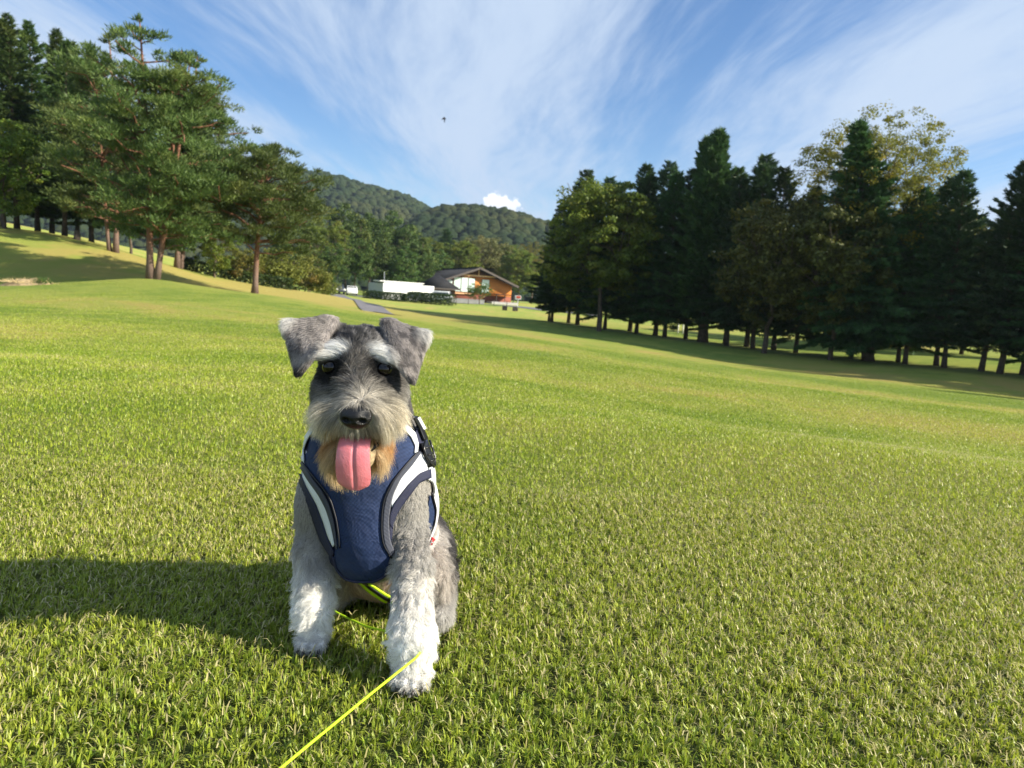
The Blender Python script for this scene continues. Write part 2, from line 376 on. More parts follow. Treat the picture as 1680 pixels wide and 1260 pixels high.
# ------------------------------------------------------------------ near turf: real blades
def grass_zone(y0, y1, dens, hgt, wid, seg, seed, side=1.32, fall=0.0, wpow=0.0, flank=None):
    rg = np.random.default_rng(seed)
    # uniform in the trapezoid x in +-0.70*side*y
    k = 0.70 * side
    e = 2 - fall                                            # density thins as (y0 / y) ** fall
    n = int(2 * k * dens * y0 ** fall * (y1 ** e - y0 ** e) / e)
    y = (rg.random(n) * (y1 ** e - y0 ** e) + y0 ** e) ** (1 / e); x = (rg.random(n) * 2 - 1) * k * y
    if flank:                                               # turf beside the picture, sparser and broader-bladed
        n = int(dens * (flank[1] - flank[0]) * (flank[3] - flank[2])); x = rg.uniform(flank[0], flank[1], n); y = rg.uniform(flank[2], flank[3], n)
        k_ = (np.abs(x) > .70 * flank[4] * y - .05) & (rg.random(n) < np.clip(2.2 / (np.hypot(x, y) + .6), .12, 1)); x, y = x[k_], y[k_]; n = len(x)
    # grow in small tufts
    cell = 0.022 * max(1, y0 / 1.5)
    wy = (y / y0) ** wpow if not flank else np.maximum(1, np.hypot(x, y) / 2.0) ** .5
    tx = np.round(x / cell); ty = np.round(y / cell)
    hx = vnoise(tx * 7.13 + .5, ty * 3.77 + .5, 5); hy = vnoise(tx * 5.31 + .5, ty * 9.17 + .5, 6)
    pull = rg.random(n) * (0.55 if seg == 2 else 0.25)
    x = x + ((tx + (hx - .5) * 1.8) * cell - x) * pull; y = y + ((ty + (hy - .5) * 1.8) * cell - y) * pull
    d = dryness(x, y)
    tuft = vnoise(tx * 2.9, ty * 4.3, 9)
    L = hgt * wy ** 0.35 * (0.55 + 0.6 * rg.random(n) + 0.35 * tuft) * (0.85 + 0.3 * fbm(x * 2.2, y * 2.2, 44, 2))
    az = rg.random(n) * 2 * math.pi
    # leaning with the mower's passes, plus free lean
    lean = np.clip(rg.normal(0.70, 0.42, n), 0.05, 1.4)
    dxy = np.stack([np.cos(az), np.sin(az)], 1) + np.array([0.15, 0.35]); dxy /= np.linalg.norm(dxy, axis=1)[:, None]
    straw = rg.random(n) < (0.07 + 0.30 * d)
    flat = straw & (rg.random(n) < 0.35); lean = np.where(flat, rg.uniform(1.1, 1.5, n), lean); L = np.where(flat, L * 1.1, L)
    w = wid * wy * (0.6 + 0.8 * rg.random(n)) * np.where(straw, 0.65, 1.0)
    twa = az + math.pi / 2 + rg.normal(0, 0.5, n); sd = np.stack([np.cos(twa), np.sin(twa), np.zeros(n)], 1)
    z0 = H(x, y) - 0.004; base = np.stack([x, y, z0 + np.where(flat, rg.uniform(0.004, 0.018, n), 0)], 1)
    up1 = np.stack([dxy[:, 0] * np.sin(lean * 0.6), dxy[:, 1] * np.sin(lean * 0.6), np.cos(lean * 0.6)], 1)
    l2 = np.minimum(lean * 1.5, 1.7); up2 = np.stack([dxy[:, 0] * np.sin(l2), dxy[:, 1] * np.sin(l2), np.cos(l2)], 1)
    g1 = np.array([0.140, 0.238, 0.015]); g2 = np.array([0.43, 0.48, 0.048]); s1 = np.array([0.44, 0.38, 0.15]); s2 = np.array([0.62, 0.56, 0.28])
    r1 = rg.random(n)[:, None]
    cg = g1 + (g2 - g1) * np.clip(r1 * 0.75 + 0.45 * d[:, None] + 0.25 * (tuft[:, None] - .5), 0, 1.2)
    cs_ = s1 + (s2 - s1) * rg.random(n)[:, None]
    c = np.where(straw[:, None], cs_, cg) * (0.75 + 0.5 * rg.random(n)[:, None])
    if seg == 2:
        mid = base + up1 * (L * 0.55)[:, None]; tip = mid + up2 * (L * 0.5)[:, None]
        v = np.stack([base - sd * (w / 2)[:, None], base + sd * (w / 2)[:, None], mid + sd * (w * .42)[:, None], mid - sd * (w * .42)[:, None], tip], 1)
        o = np.arange(n)[:, None] * 5
        f = [o + np.array([[3, 2, 4]]), o + np.array([[0, 1, 2, 3]])]
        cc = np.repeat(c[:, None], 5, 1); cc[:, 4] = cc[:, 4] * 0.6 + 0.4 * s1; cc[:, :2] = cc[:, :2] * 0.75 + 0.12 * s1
    else:
        tip = base + (up1 + up2) * (L * 0.5)[:, None]
        v = np.stack([base - sd * (w / 2)[:, None], base + sd * (w / 2)[:, None], tip], 1)
        o = np.arange(n)[:, None] * 3; f = [o + np.array([[0, 1, 2]])]; cc = np.repeat(c[:, None], 3, 1)
    return v.reshape(-1, 3), f, cc.reshape(-1, 3)

gr, gg, out = mat('grass_blade')
ca = gg.node('ShaderNodeAttribute', attribute_name='tint').outputs['Color']
p = gg.node('ShaderNodeBsdfPrincipled', in_Base_Color=ca); p.inputs['Roughness'].default_value = 0.42; p.inputs['Specular IOR Level'].default_value = 0.4
t = gg.node('ShaderNodeBsdfTranslucent', in_0=ca)
gg.l.new(gg.node('ShaderNodeMixShader', in_0=0.38, in_1=p.outputs[0], in_2=t.outputs[0]).outputs[0], out.inputs[0])
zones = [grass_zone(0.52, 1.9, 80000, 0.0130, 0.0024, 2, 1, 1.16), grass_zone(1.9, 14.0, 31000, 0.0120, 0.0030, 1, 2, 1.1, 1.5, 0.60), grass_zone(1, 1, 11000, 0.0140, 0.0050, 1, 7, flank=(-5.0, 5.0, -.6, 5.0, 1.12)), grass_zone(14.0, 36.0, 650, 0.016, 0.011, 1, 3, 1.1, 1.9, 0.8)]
V, Fc, Cc, o_ = [], {3: [], 4: []}, [], 0
for v, fl, cc in zones:
    V.append(v); Cc.append(cc)
    for a in fl: Fc[a.shape[1]].append(a + o_)
    o_ += len(v)
grass = link('grass', mesh_np('grass', np.concatenate(V), [np.concatenate(Fc[3]), np.concatenate(Fc[4])], [gr], False, {'tint': np.concatenate(Cc)}))
tag(grass, 'short mown grass blades, green mixed with dry straw', 'grass', kind='stuff')
del V, Fc, Cc, zones
# ------------------------------------------------------------------ tree builders
def unit(v): return v / (np.linalg.norm(v, axis=-1, keepdims=True) + 1e-9)

def blades(c, d, L, W, rg):
    """pointed leaves / needle sprays: triangle from c along d"""
    n = len(c); s = unit(np.cross(d, rg.normal(size=(n, 3)))) * (np.asarray(W).reshape(-1, 1) / 2)
    v = np.stack([c - s, c + s, c + d * np.asarray(L).reshape(-1, 1)], 1).reshape(-1, 3)
    return v, np.arange(3 * n).reshape(-1, 3)

def leaves(c, nrm, S, rg):
    """diamond leaves facing nrm"""
    n = len(c); a = unit(np.cross(nrm, rg.normal(size=(n, 3)))); b = np.cross(nrm, a); S = np.asarray(S).reshape(-1, 1)
    v = np.stack([c - a * S * .62, c - b * S * .42 + nrm * S * .1, c + a * S * .62, c + b * S * .42 + nrm * S * .1], 1).reshape(-1, 3)
    return v, np.arange(4 * n).reshape(-1, 4)

M_bark = plain('bark_grey', (0.10, 0.078, 0.06), 0.95, 0.2, var=0.4, scale=6, bump=0.8)
def pine_bark():
    m, gg, out = mat('bark_red_pine')
    tco = gg.node('ShaderNodeTexCoord').outputs['Object']; z = gg.node('ShaderNodeSeparateXYZ', in_0=tco).outputs[2]
    n = gg.noise(tco, 5, 5, 0.65)
    red = gg.mix(n, (0.12, 0.055, 0.035, 1), (0.28, 0.14, 0.085, 1)); gry = gg.mix(n, (0.10, 0.07, 0.055, 1), (0.24, 0.17, 0.14, 1))
    c = gg.mix(gg.mapr(gg.m('ADD', z, gg.m('MULTIPLY', n, 2.0)), 1.6, 3.6), gry, red)
    p = gg.node('ShaderNodeBsdfPrincipled', in_Base_Color=c); p.inputs['Roughness'].default_value = 0.9; p.inputs['Specular IOR Level'].default_value = 0.2
    b = gg.node('ShaderNodeBump', in_Height=gg.noise(tco, 18, 4, 0.7)); b.inputs['Strength'].default_value = 0.8; b.inputs['Distance'].default_value = 0.03
    gg.l.new(b.outputs[0], p.inputs['Normal']); gg.l.new(p.outputs[0], out.inputs[0]); return m
M_pbark = pine_bark()
M_pine = leafmat('needles_red_pine', (0.052, 0.092, 0.024), (0.135, 0.190, 0.052), (0.19, 0.225, 0.06), 0.28)
M_fir = leafmat('needles_fir', (0.038, 0.085, 0.026), (0.078, 0.145, 0.044), None, 0.25)
M_spruce = leafmat('needles_spruce', (0.032, 0.066, 0.027), (0.066, 0.112, 0.044), (0.09, 0.135, 0.042), 0.25)
M_larch = leafmat('needles_larch', (0.040, 0.080, 0.022), (0.080, 0.135, 0.035), (0.13, 0.17, 0.04), 0.25)
M_maple = leafmat('leaves_maple', (0.075, 0.125, 0.016), (0.17, 0.22, 0.03), (0.24, 0.24, 0.035), 0.4)
M_olive = leafmat('leaves_olive', (0.060, 0.075, 0.018), (0.125, 0.135, 0.026), (0.17, 0.15, 0.02), 0.32)
M_gold = leafmat('leaves_gold', (0.12, 0.14, 0.025), (0.24, 0.24, 0.04), (0.36, 0.27, 0.025), 0.45)
M_green = leafmat('leaves_green', (0.040, 0.080, 0.018), (0.095, 0.155, 0.032), (0.15, 0.19, 0.035), 0.32)
M_paleg = leafmat('leaves_pale', (0.12, 0.14, 0.045), (0.21, 0.22, 0.075), (0.26, 0.22, 0.07), 0.35)
M_hedge = leafmat('leaves_hedge', (0.025, 0.050, 0.014), (0.06, 0.10, 0.022), None, 0.25)
M_bush = leafmat('leaves_bush', (0.10, 0.125, 0.022), (0.20, 0.21, 0.035), (0.25, 0.17, 0.04), 0.35)

def trunk_line(h, lean, bend, rg, n=12):
    t = np.linspace(0, 1, n); ph = rg.random(2) * 6.28
    x = lean[0] * t * h + bend * np.sin(t * 3.0 + ph[0]) * t; y = lean[1] * t * h + bend * np.sin(t * 2.6 + ph[1]) * t
    return np.stack([x, y, t * h], 1)
def along(line, t):
    k = np.clip(t, 0, 1) * (len(line) - 1); i = np.minimum(k.astype(int), len(line) - 2); f = (k - i)[:, None]
    return line[i] * (1 - f) + line[i + 1] * f

def red_pine(name, h, seed, trunks, crown0=0.28, reach=0.30, bias=(0.0, 0.0), pads=1.0, toplean=None):
    """open Japanese red pine: level limbs carrying flat tufted pads"""
    rg = np.random.default_rng(seed); wood, needle = [], []
    for (lean, hh, r0, base) in trunks:
        line = trunk_line(hh, lean, 0.25, rg) + np.array(base)
        r = r0 * (1 - np.linspace(0, 1, len(line))) ** 0.75 + 0.02; r[0] *= 1.35
        wood.append(tube_np(line, r, 10))
        nl = int(32 * hh / 12 * pads)
        ts = np.sort(rg.uniform(crown0, 0.99, nl)); az0 = rg.random() * 6.28
        for i, t in enumerate(ts):
            az = az0 + i * 2.4 + rg.normal(0, 0.4)
            prof = math.sin(math.pi * min(1, (t - crown0 + 0.16) / (1.10 - crown0))) ** 0.7
            Lb = reach * h * prof * rg.uniform(0.6, 1.15) + 0.35
            dv = np.array([math.cos(az), math.sin(az), rg.uniform(0.02, 0.6) + 0.5 * max(0, t - 0.8) * 3]) ; dv[:2] += np.array(bias) * 0.6; dv = dv / np.linalg.norm(dv)
            p0 = along(line, np.array([t]))[0]; s = np.linspace(0, 1, 6)
            droop = np.stack([0 * s, 0 * s, -0.16 * Lb * s ** 2 + 0.10 * Lb * s ** 3], 1)
            br = p0 + dv * (s * Lb)[:, None] + droop + rg.normal(0, 0.05 * Lb, (6, 3)) * s[:, None]
            wood.append(tube_np(br, 0.018 + 0.05 * (Lb / 3.5) * (1 - s * 0.9), 5, False))
            # pads on side twigs over the outer part
            npad = max(2, int(Lb * 2.6))
            for k in range(npad):
                q = rg.uniform(0.38, 1.05) if k else 1.0
                pc = along(br, np.array([min(1, q)]))[0] + np.array([rg.normal(0, .17), rg.normal(0, .17), .04 + rg.normal(0, .07)]) * Lb * 0.8
                pr = rg.uniform(0.22, 0.60) * (0.7 + 0.12 * Lb)
                m = int(95 * pr / 0.45)
                u = unit(rg.normal(size=(m, 3))) * (rg.random((m, 1)) ** 0.45)
                c = pc + u * np.array([pr, pr, pr * rg.uniform(.35, .62)])
                d = unit(u * np.array([1.0, 1.0, 0.4]) + np.array([0, 0, 0.55]) + rg.normal(0, .35, (m, 3)) + dv * 0.4)
                needle.append(blades(c, d, rg.uniform(0.14, 0.30, m), rg.uniform(0.035, 0.085, m), rg))
    v, f = join_np(wood); wm = mesh_np(name + '_trunk', v, f, [M_pbark], True)
    v, f = join_np(needle); nm = mesh_np(name + '_crown', v, f, [M_pine])
    return wm, nm

def conifer(name, h, seed, r_base, z0, matn, whorl=0.42, dens=1.0, droop=-0.18, tw=0.16, top2=None, lvl=0.5, shape=0.85, trunk_r=None, fork=None):
    """fir / spruce / larch: whorls of feathered branches on a straight stem"""
    rg = np.random.default_rng(seed); wood, needle = [], []
    line = trunk_line(h, (0, 0), 0.06, rg)
    r0 = trunk_r or 0.0115 * h; r = r0 * (1 - np.linspace(0, 1, len(line))) ** 0.8 + 0.012; r[0] *= 1.3
    wood.append(tube_np(line, r, 8))
    stems = [(line, z0, h, r_base)]
    if fork:
        l2 = trunk_line(h * fork[0], (0, 0), 0.05, rg); l2[:, 0] += fork[1] * np.linspace(0, 1, len(l2)) ** 0.5
        wood.append(tube_np(l2, r * 0.7, 6)); stems.append((l2, h * 0.45, h * fork[0], r_base * 0.55))
    for ln, za, hh, rb in stems:
        z = za
        while z < hh - 0.08:
            t = (z - za) / (hh - za); Lm = rb * ((1 - t) ** shape) * (0.55 + 0.45 * min(1, t * 6 + 0.35)) + 0.12
            nb = max(3, int(rg.uniform(4, 6.5) * (0.7 + 0.3 * (1 - t))))
            a0 = rg.random() * 6.28
            for k in range(nb):
                az = a0 + k * 6.283 / nb + rg.normal(0, .25); Lb = Lm * rg.uniform(0.55, 1.12)
                el = droop + 0.75 * t ** 1.5 + rg.normal(0, .08)
                dv = np.array([math.cos(az) * math.cos(el), math.sin(az) * math.cos(el), math.sin(el)])
                p0 = along(ln, np.array([z / hh]))[0]; s = np.linspace(0, 1, 5)
                br = p0 + dv * (s * Lb)[:, None] + np.stack([0 * s, 0 * s, (0.14 * s ** 2) * Lb * lvl - 0.05 * Lb * s], 1)
                if Lb > 0.5: wood.append(tube_np(br, 0.02 * (1.05 - s) * (0.4 + Lb / 2.5) + 0.004, 4, False))
                m = max(10, int(Lb * 62 * dens))
                q = rg.random(m) ** 0.75; c = along(br, 0.12 + 0.88 * q)
                side = unit(np.cross(dv, [0, 0, 1.0])); sg = rg.uniform(-1, 1, m)
                wdt = 0.30 * Lb * (1.02 - q) + 0.08
                c = c + side * (sg * wdt)[:, None] + np.stack([0 * q, 0 * q, rg.normal(0, 0.05, m) - 0.06 * np.abs(sg)], 1)
                d = unit(dv * 0.9 + side * (sg * 0.9)[:, None] + rg.normal(0, .3, (m, 3)) + np.array([0, 0, -0.05]))
                needle.append(blades(c, d, rg.uniform(0.16, 0.34, m) * (tw / .16), rg.uniform(0.05, 0.12, m) * (tw / .16), rg))
            z += whorl * rg.uniform(0.75, 1.25) * (1 - 0.45 * t)
    v, f = join_np(wood); wm = mesh_np(name + '_trunk', v, f, [M_bark], True)
    v, f = join_np(needle); nm = mesh_np(name + '_crown', v, f, [matn])
    return wm, nm

def broadleaf(name, h, seed, spread, z0, matn, nclump=150, per=70, leaf=0.17, clump=0.55, levels=3, hollow=0.25, flat=1.0, trunk_r=None, sparse=0.0):
    """deciduous tree: forking limbs, leaf clumps through the crown with gaps between them"""
    rg = np.random.default_rng(seed); wood, tips = [], []
    r0 = trunk_r or 0.018 * h
    def limb(p, d, L, r, lv):
        s = np.linspace(0, 1, 5); w = rg.normal(0, 0.07 * L, (5, 3)) * s[:, None]
        ln = p + d * (s * L)[:, None] + w + np.stack([0 * s, 0 * s, 0.08 * L * s ** 2], 1)
        wood.append(tube_np(ln, r * (1 - 0.45 * s), 7 if lv == 0 else 5, False))
        if lv >= levels: tips.append(ln[-1]); tips.append(ln[3]); return
        k = rg.integers(3, 5) if lv else rg.integers(4, 6)
        a0 = rg.random() * 6.28
        for i in range(k):
            az = a0 + i * 6.283 / k + rg.normal(0, .3); tilt = rg.uniform(0.45, 0.95) if lv == 0 else rg.uniform(0.4, 1.0)
            a = unit(np.cross(d, [0.3, 0.2, 1.0])); b = np.cross(d, a)
            nd = unit(d * math.cos(tilt) + (a * math.cos(az) + b * math.sin(az)) * math.sin(tilt) + np.array([0, 0, 0.12]))
            limb(ln[-1] if i else ln[-1], nd, L * rg.uniform(0.55, 0.82), r * 0.52, lv + 1)
        if lv: tips.append(ln[-1])
    limb(np.zeros(3), unit(np.array([rg.normal(0, .05), rg.normal(0, .05), 1.0])), h * 0.34, r0, 0)
    tp = np.array(tips)
    # fit the crown into its measured box
    c0 = np.array([0, 0, z0 + (h - z0) * 0.5]); half = np.array([spread, spread, (h - z0) / 2])
    lo, hi = tp.min(0), tp.max(0); tpn = ((tp - lo) / (hi - lo) - 0.5) * 2 * 0.92
    tpf = c0 + tpn * half
    idx = rg.integers(0, len(tpf), nclump); cl = tpf[idx] + rg.normal(0, 0.12, (nclump, 3)) * half
    shell = unit(rg.normal(size=(nclump, 3))) * (hollow + (1 - hollow) * rg.random((nclump, 1)) ** 0.5) * half * np.array([1, 1, 1.0]) + c0
    pick = rg.random(nclump) < 0.5; cl = np.where(pick[:, None], shell, cl)
    e = np.linalg.norm((cl - c0) / half, axis=1); cl = c0 + (cl - c0) / np.maximum(1, e / 1.02)[:, None]
    lf = []
    for p in cl:
        m = int(per * rg.uniform(0.5, 1.4)); u = unit(rg.normal(size=(m, 3))) * rg.random((m, 1)) ** 0.4
        rad = clump * rg.uniform(0.6, 1.4); c = p + u * np.array([rad, rad, rad * 0.6 * flat])
        nr = unit(u + np.array([0, 0, 0.6]) + rg.normal(0, .5, (m, 3)))
        lf.append(leaves(c, nr, rg.uniform(0.6, 1.3, m) * leaf, rg))
    # limbs bent to the same box
    wv, wf = join_np(wood); k = np.clip((wv[:, 2] - h * 0.34) / max(0.1, (hi[2] - h * 0.34)), 0, 1)[:, None]
    wv2 = c0 + (((wv - lo) / (hi - lo) - 0.5) * 2 * 0.92) * half
    wv = wv * (1 - k) + wv2 * k
    wm = mesh_np(name + '_trunk', wv, wf, [M_bark], True)
    v, f = join_np(lf); nm = mesh_np(name + '_crown', v, f, [matn])
    return wm, nm

ORD = ['zeroth', 'first', 'second', 'third', 'fourth', 'fifth', 'sixth', 'seventh', 'eighth', 'ninth', 'tenth', 'eleventh', 'twelfth', 'thirteenth', 'fourteenth', 'fifteenth', 'sixteenth', 'seventeenth', 'eighteenth', 'nineteenth', 'twentieth',
       'twenty-first', 'twenty-second', 'twenty-third', 'twenty-fourth', 'twenty-fifth', 'twenty-sixth', 'twenty-seventh', 'twenty-eighth', 'twenty-ninth', 'thirtieth', 'thirty-first', 'thirty-second', 'thirty-third', 'thirty-fourth', 'thirty-fifth']
def plant(name, meshes, xy, label, cat='tree', group=None, scale=1.0, rz=0.0, tilt=(0, 0), sz=None, dz=0.0):
    o = empty(name, (xy[0], xy[1], h1(xy[0], xy[1]) - 0.05 + dz), rz)
    o.rotation_euler = (tilt[0], tilt[1], rz); o.rotation_mode = 'ZYX' if False else 'XYZ'
    o.scale = (scale, scale, sz or scale)
    link('trunk', meshes[0], o); link('crown', meshes[1], o)
    return tag(o, label, cat, group)
def h_at(px_top, py_top, xy):
    """tree height that puts its tip at a measured picture height"""
    return at(px_top, py_top, xy[1])[2] - h1(xy[0], xy[1])
# ------------------------------------------------------------------ left: red pines on the bank
b = at(250, 457, 39); hA = h_at(215, 28, b)
pineA = red_pine('pine_tall', hA, 11, [((-0.055, 0.0), hA, 0.155, (-0.12, 0, 0)), ((0.11, 0.02), hA * 0.86, 0.13, (0.2, 0.05, 0)), ((0.045, 0.06), hA * 0.92, 0.11, (0.1, 0.3, 0))], 0.13, 0.27, (0.25, -0.1), 1.3)
plant('red_pine_tree', pineA, b, 'tallest red pine on the left bank, trunk forked at the base', 'tree', tilt=(0, R(1.5)))
b = at(418, 482, 43); hB = h_at(440, 238, b)
pineB = red_pine('pine_small', hB, 23, [((0.03, 0.0), hB, 0.15, (0, 0, 0))], 0.27, 0.37, (0.3, 0.0), 3.2)
plant('red_pine_tree', pineB, b, 'small lone red pine with bare grey trunk beside the straw-coloured slope', 'tree', tilt=(0, R(2)))
pineC = red_pine('pine_back', 12.5, 37, [((0.02, 0.0), 12.5, 0.13, (0, 0, 0)), ((0.10, 0.05), 11, 0.10, (0.3, 0.2, 0))], 0.14, 0.25, (0.2, 0), 1.3)
b = at(290, 446, 60); plant('red_pine_tree', pineC, b, 'red pine standing behind and right of the forked tallest pine', 'tree', scale=h_at(318, 82, b) / 12.5, tilt=(0, R(3)), rz=0.8)
b = at(190, 420, 50); plant('red_pine_tree', pineC, b, 'red pine in shade behind the forked tallest pine, to its left', 'tree', scale=h_at(170, 60, b) / 12.5, rz=2.6)
# larch-like conifers and firs further left
larch1 = conifer('larch_a', 17, 5, 4.6, 2.2, M_larch, 0.42, 1.5, -0.08, 0.20)
larch2 = conifer('larch_b', 17, 6, 4.4, 2.8, M_larch, 0.46, 1.4, -0.02, 0.20)
fir1 = conifer('fir_a', 15, 7, 4.1, 1.7, M_fir, 0.34, 1.5, -0.20, 0.19, shape=0.66)
fir2 = conifer('fir_b', 15, 8, 3.8, 1.9, M_spruce, 0.36, 1.4, -0.10, 0.18, shape=0.66)
fir3 = conifer('fir_c', 13, 9, 3.4, 1.8, M_spruce, 0.40, 1.3, -0.05, 0.18, shape=0.72)
firW = conifer('arborvitae', 17, 14, 4.4, 1.9, M_fir, 0.28, 1.3, 0.25, 0.24, shape=0.62, fork=(0.985, 1.5), trunk_r=0.36)
spire = conifer('spruce_broad', 16, 15, 4.9, 1.6, M_fir, 0.26, 1.55, -0.22, 0.24, shape=0.8, trunk_r=0.36)
for (px, py, Y, tx, ty, mm, hh, lab) in (
        (-60, 362, 55, -75, -60, larch1, 17, 'dark conifer mostly cut off by the left edge of the picture'),
        (28, 374, 58, 12, 22, larch2, 17, 'tall dark larch at the far left, crown top near the corner'),
        (62, 378, 61, 55, 38, larch1, 17, 'dark larch second from the left, just right of the corner larch'),
        (106, 388, 57, 118, 62, larch2, 17, 'larch with a straight bare trunk between the corner larches and the forked pine'),
        (5, 370, 64, 30, 30, larch1, 17, 'larch filling the gap behind the two corner larches'),
        (85, 384, 66, 88, 48, larch1, 17, 'larch standing behind the corner larches, its tip between them'),
        (128, 394, 68, 136, 66, larch2, 17, 'larch behind the straight bare trunk, slightly lower than it'),
        (150, 398, 63, 160, 80, larch1, 17, 'larch in shade left of the forked pine, with a thin top'),
        (300, 440, 66, 285, 110, larch2, 17, 'dark larch showing between the stems of the red pines')):
    b = at(px, py, Y); plant('larch_tree', mm, b, lab, 'tree', 'dark conifers on the left bank', scale=h_at(tx, ty, b) / hh, rz=px * 0.37, tilt=(0, R(1.5)))
decA = broadleaf('leafy_a', 9, 31, 3.0, 1.6, M_green, 170, 75, 0.19, 0.62)
decB = broadleaf('leafy_b', 10, 32, 3.6, 1.2, M_maple, 190, 80, 0.19, 0.62)
b = at(8, 376, 52); plant('leafy_tree', decB, b, 'yellow-green leafy tree at the left edge below the larches', 'tree', scale=h_at(10, 190, b) / 10, rz=1.0)
b = at(150, 405, 58); plant('leafy_tree', decA, b, 'low leafy tree in shade behind the left bank', 'tree', scale=h_at(150, 250, b) / 9, rz=2.0)
b = at(215, 432, 56); plant('leafy_tree', decA, b, 'leafy tree in shade directly behind the forked pine trunk', 'tree', scale=h_at(215, 280, b) / 9, rz=4.0)
b = at(290, 450, 60); plant('leafy_tree', decA, b, 'dark leafy tree low behind the pines, right of the forked trunk', 'tree', scale=h_at(290, 290, b) / 9, rz=5.0)
b = at(352, 462, 62); plant('leafy_tree', decB, b, 'bright yellow-green leafy tree between the two near red pines', 'tree', scale=h_at(360, 350, b) / 10, rz=0.5)

# bushes and clipped hedges
bushM = broadleaf('bush', 3, 41, 2.0, 0.2, M_bush, 130, 55, 0.13, 0.42, levels=2)
for px, py, Y, s, lab in ((395, 473, 66, 1.0, 'rounded yellow-green bush left of the small red pine'), (455, 477, 70, 1.25, 'rounded bush just right of the small red pine trunk'),
                          (500, 479, 74, 1.3, 'sunlit yellowish bush sloping down towards the car park'), (530, 481, 80, 0.8, 'last and lowest bush at the end of the sunlit row')):
    b = at(px, py, Y); plant('bush', bushM, b, lab, 'bush', 'yellow-green bushes', s, rz=px)
def hedge(name, p0, p1, w, hgt, m, label, n=900, seed=0):
    rg = np.random.default_rng(seed); p0 = np.array(p0[:2]); p1 = np.array(p1[:2]); L = np.linalg.norm(p1 - p0); d = (p1 - p0) / L; nn = np.array([-d[1], d[0]])
    n = int(n * L); t = rg.random(n) * L; a = rg.uniform(-1, 1, n); zz = rg.random(n); k = rg.integers(0, 3, n)
    a = np.where(k == 0, np.sign(a), a); zz = np.where(k == 1, 1.0, zz)
    j = 0.14 * (fbm(t * 1.2, zz * 3, seed, 3) - .5)
    q = p0 + d * t[:, None] + nn * (a * w / 2 * (1 + j))[:, None]
    z = H(q[:, 0], q[:, 1]) + zz * hgt * (1 + j)
    c = np.stack([q[:, 0], q[:, 1], z], 1) + rg.normal(0, .05, (n, 3))
    nr = unit(np.stack([nn[0] * a, nn[1] * a, 0.7 * (zz > .95) + 0.1], 1) + rg.normal(0, .5, (n, 3)))
    org = np.array([p0[0], p0[1], h1(*p0)])
    v, f = leaves(c - org, nr, rg.uniform(0.10, 0.2, n), rg)
    o = empty(name, org); link('foliage', mesh_np(name, v, f, [m]), o)
    # stems
    st = []
    for s in np.arange(0.3, L, 0.9):
        q = p0 + d * s; b0 = np.array([q[0], q[1], h1(*q)]) - org; st.append(tube_np(np.array([b0, b0 + [0, 0, hgt * .45], b0 + [.05, 0, hgt * .85]]), [.04, .03, .015], 5, False))
    v, f = join_np(st); link('stems', mesh_np(name + '_stems', v, f, [M_bark]), o)['kind'] = 'stuff'
    return tag(o, label, 'hedge')
hedge('hedge', at(300, 462, 64), at(480, 478, 66), 1.0, 0.9, M_hedge, 'low clipped hedge behind the straw-coloured slope on the left', 450, 3)

# ------------------------------------------------------------------ right: the dark row of conifers
rowx = [(900, 76), (1000, 68), (1200, 58), (1400, 50), (1640, 44), (1850, 39)]
rowy = [(900, 527), (1000, 541), (1200, 568), (1400, 590), (1640, 613), (1850, 632)]
def rowpt(px, back=0.0):
    Y = np.interp(px, *zip(*rowx)); py = np.interp(px, *zip(*rowy)); p = at(px, py, Y)
    n = np.array([0.62 * 0 + 0.79, 0.62]); return np.array([p[0] + n[0] * back, p[1] + n[1] * back, 0])
decM = broadleaf('maple', 12, 51, 4.4, 2.2, M_maple, 330, 95, 0.20, 0.75, flat=0.7)
decO = broadleaf('olive_tree', 13, 52, 4.3, 2.4, M_olive, 300, 90, 0.21, 0.75)
decG = broadleaf('gold_tree', 17, 53, 5.6, 5.0, M_gold, 820, 66, 0.125, 0.55, levels=4, hollow=0.35, trunk_r=0.26)
row = [  # picture x of the trunk foot, tip position, crown, metres behind the front line
    (888, 905, 372, fir3, 13, 1.0), (905, 925, 335, fir2, 15, 0), (925, 945, 305, fir1, 15, .6), (947, 968, 277, fir2, 15, 0), (972, 1000, 288, fir3, 13, .8),
    (997, 1020, 300, fir1, 15, -.4), (1018, 1045, 266, fir2, 15, 1.2), (1040, 1060, 285, fir1, 15, 0.3), (1066, 1092, 262, fir3, 13, .7), (1090, 1112, 282, fir1, 15, 0),
    (1112, 1138, 276, fir2, 15, 1.0), (1150, 1192, 208, firW, 17, 0.2), (1172, 1228, 272, fir1, 15, 1.4), (1192, 1240, 292, fir2, 15, 0), (1212, 1257, 250, fir3, 13, 1.0),
    (1232, 1280, 268, fir2, 15, .2), (1254, 1312, 272, fir3, 13, 1.2), (1300, 1340, 305, fir1, 15, .4), (1350, 1385, 318, fir2, 15, 1.0), (1393, 1430, 325, fir1, 15, .2),
    (1424, 1537, 193, spire, 16, 0.0), (1459, 1495, 320, fir2, 15, 1.2), (1482, 1575, 300, fir1, 15, 0.2), (1524, 1590, 290, fir3, 13, 1.0), (1546, 1600, 278, fir2, 15, .2),
    (1605, 1622, 258, fir2, 15, 0.4), (1638, 1668, 243, fir3, 13, .2), (1668, 1700, 262, fir2, 15, .9), (1720, 1760, 240, fir1, 15, .2), (1790, 1830, 230, fir2, 15, .2), (1860, 1900, 215, fir1, 15, .2)]
nseen = 0
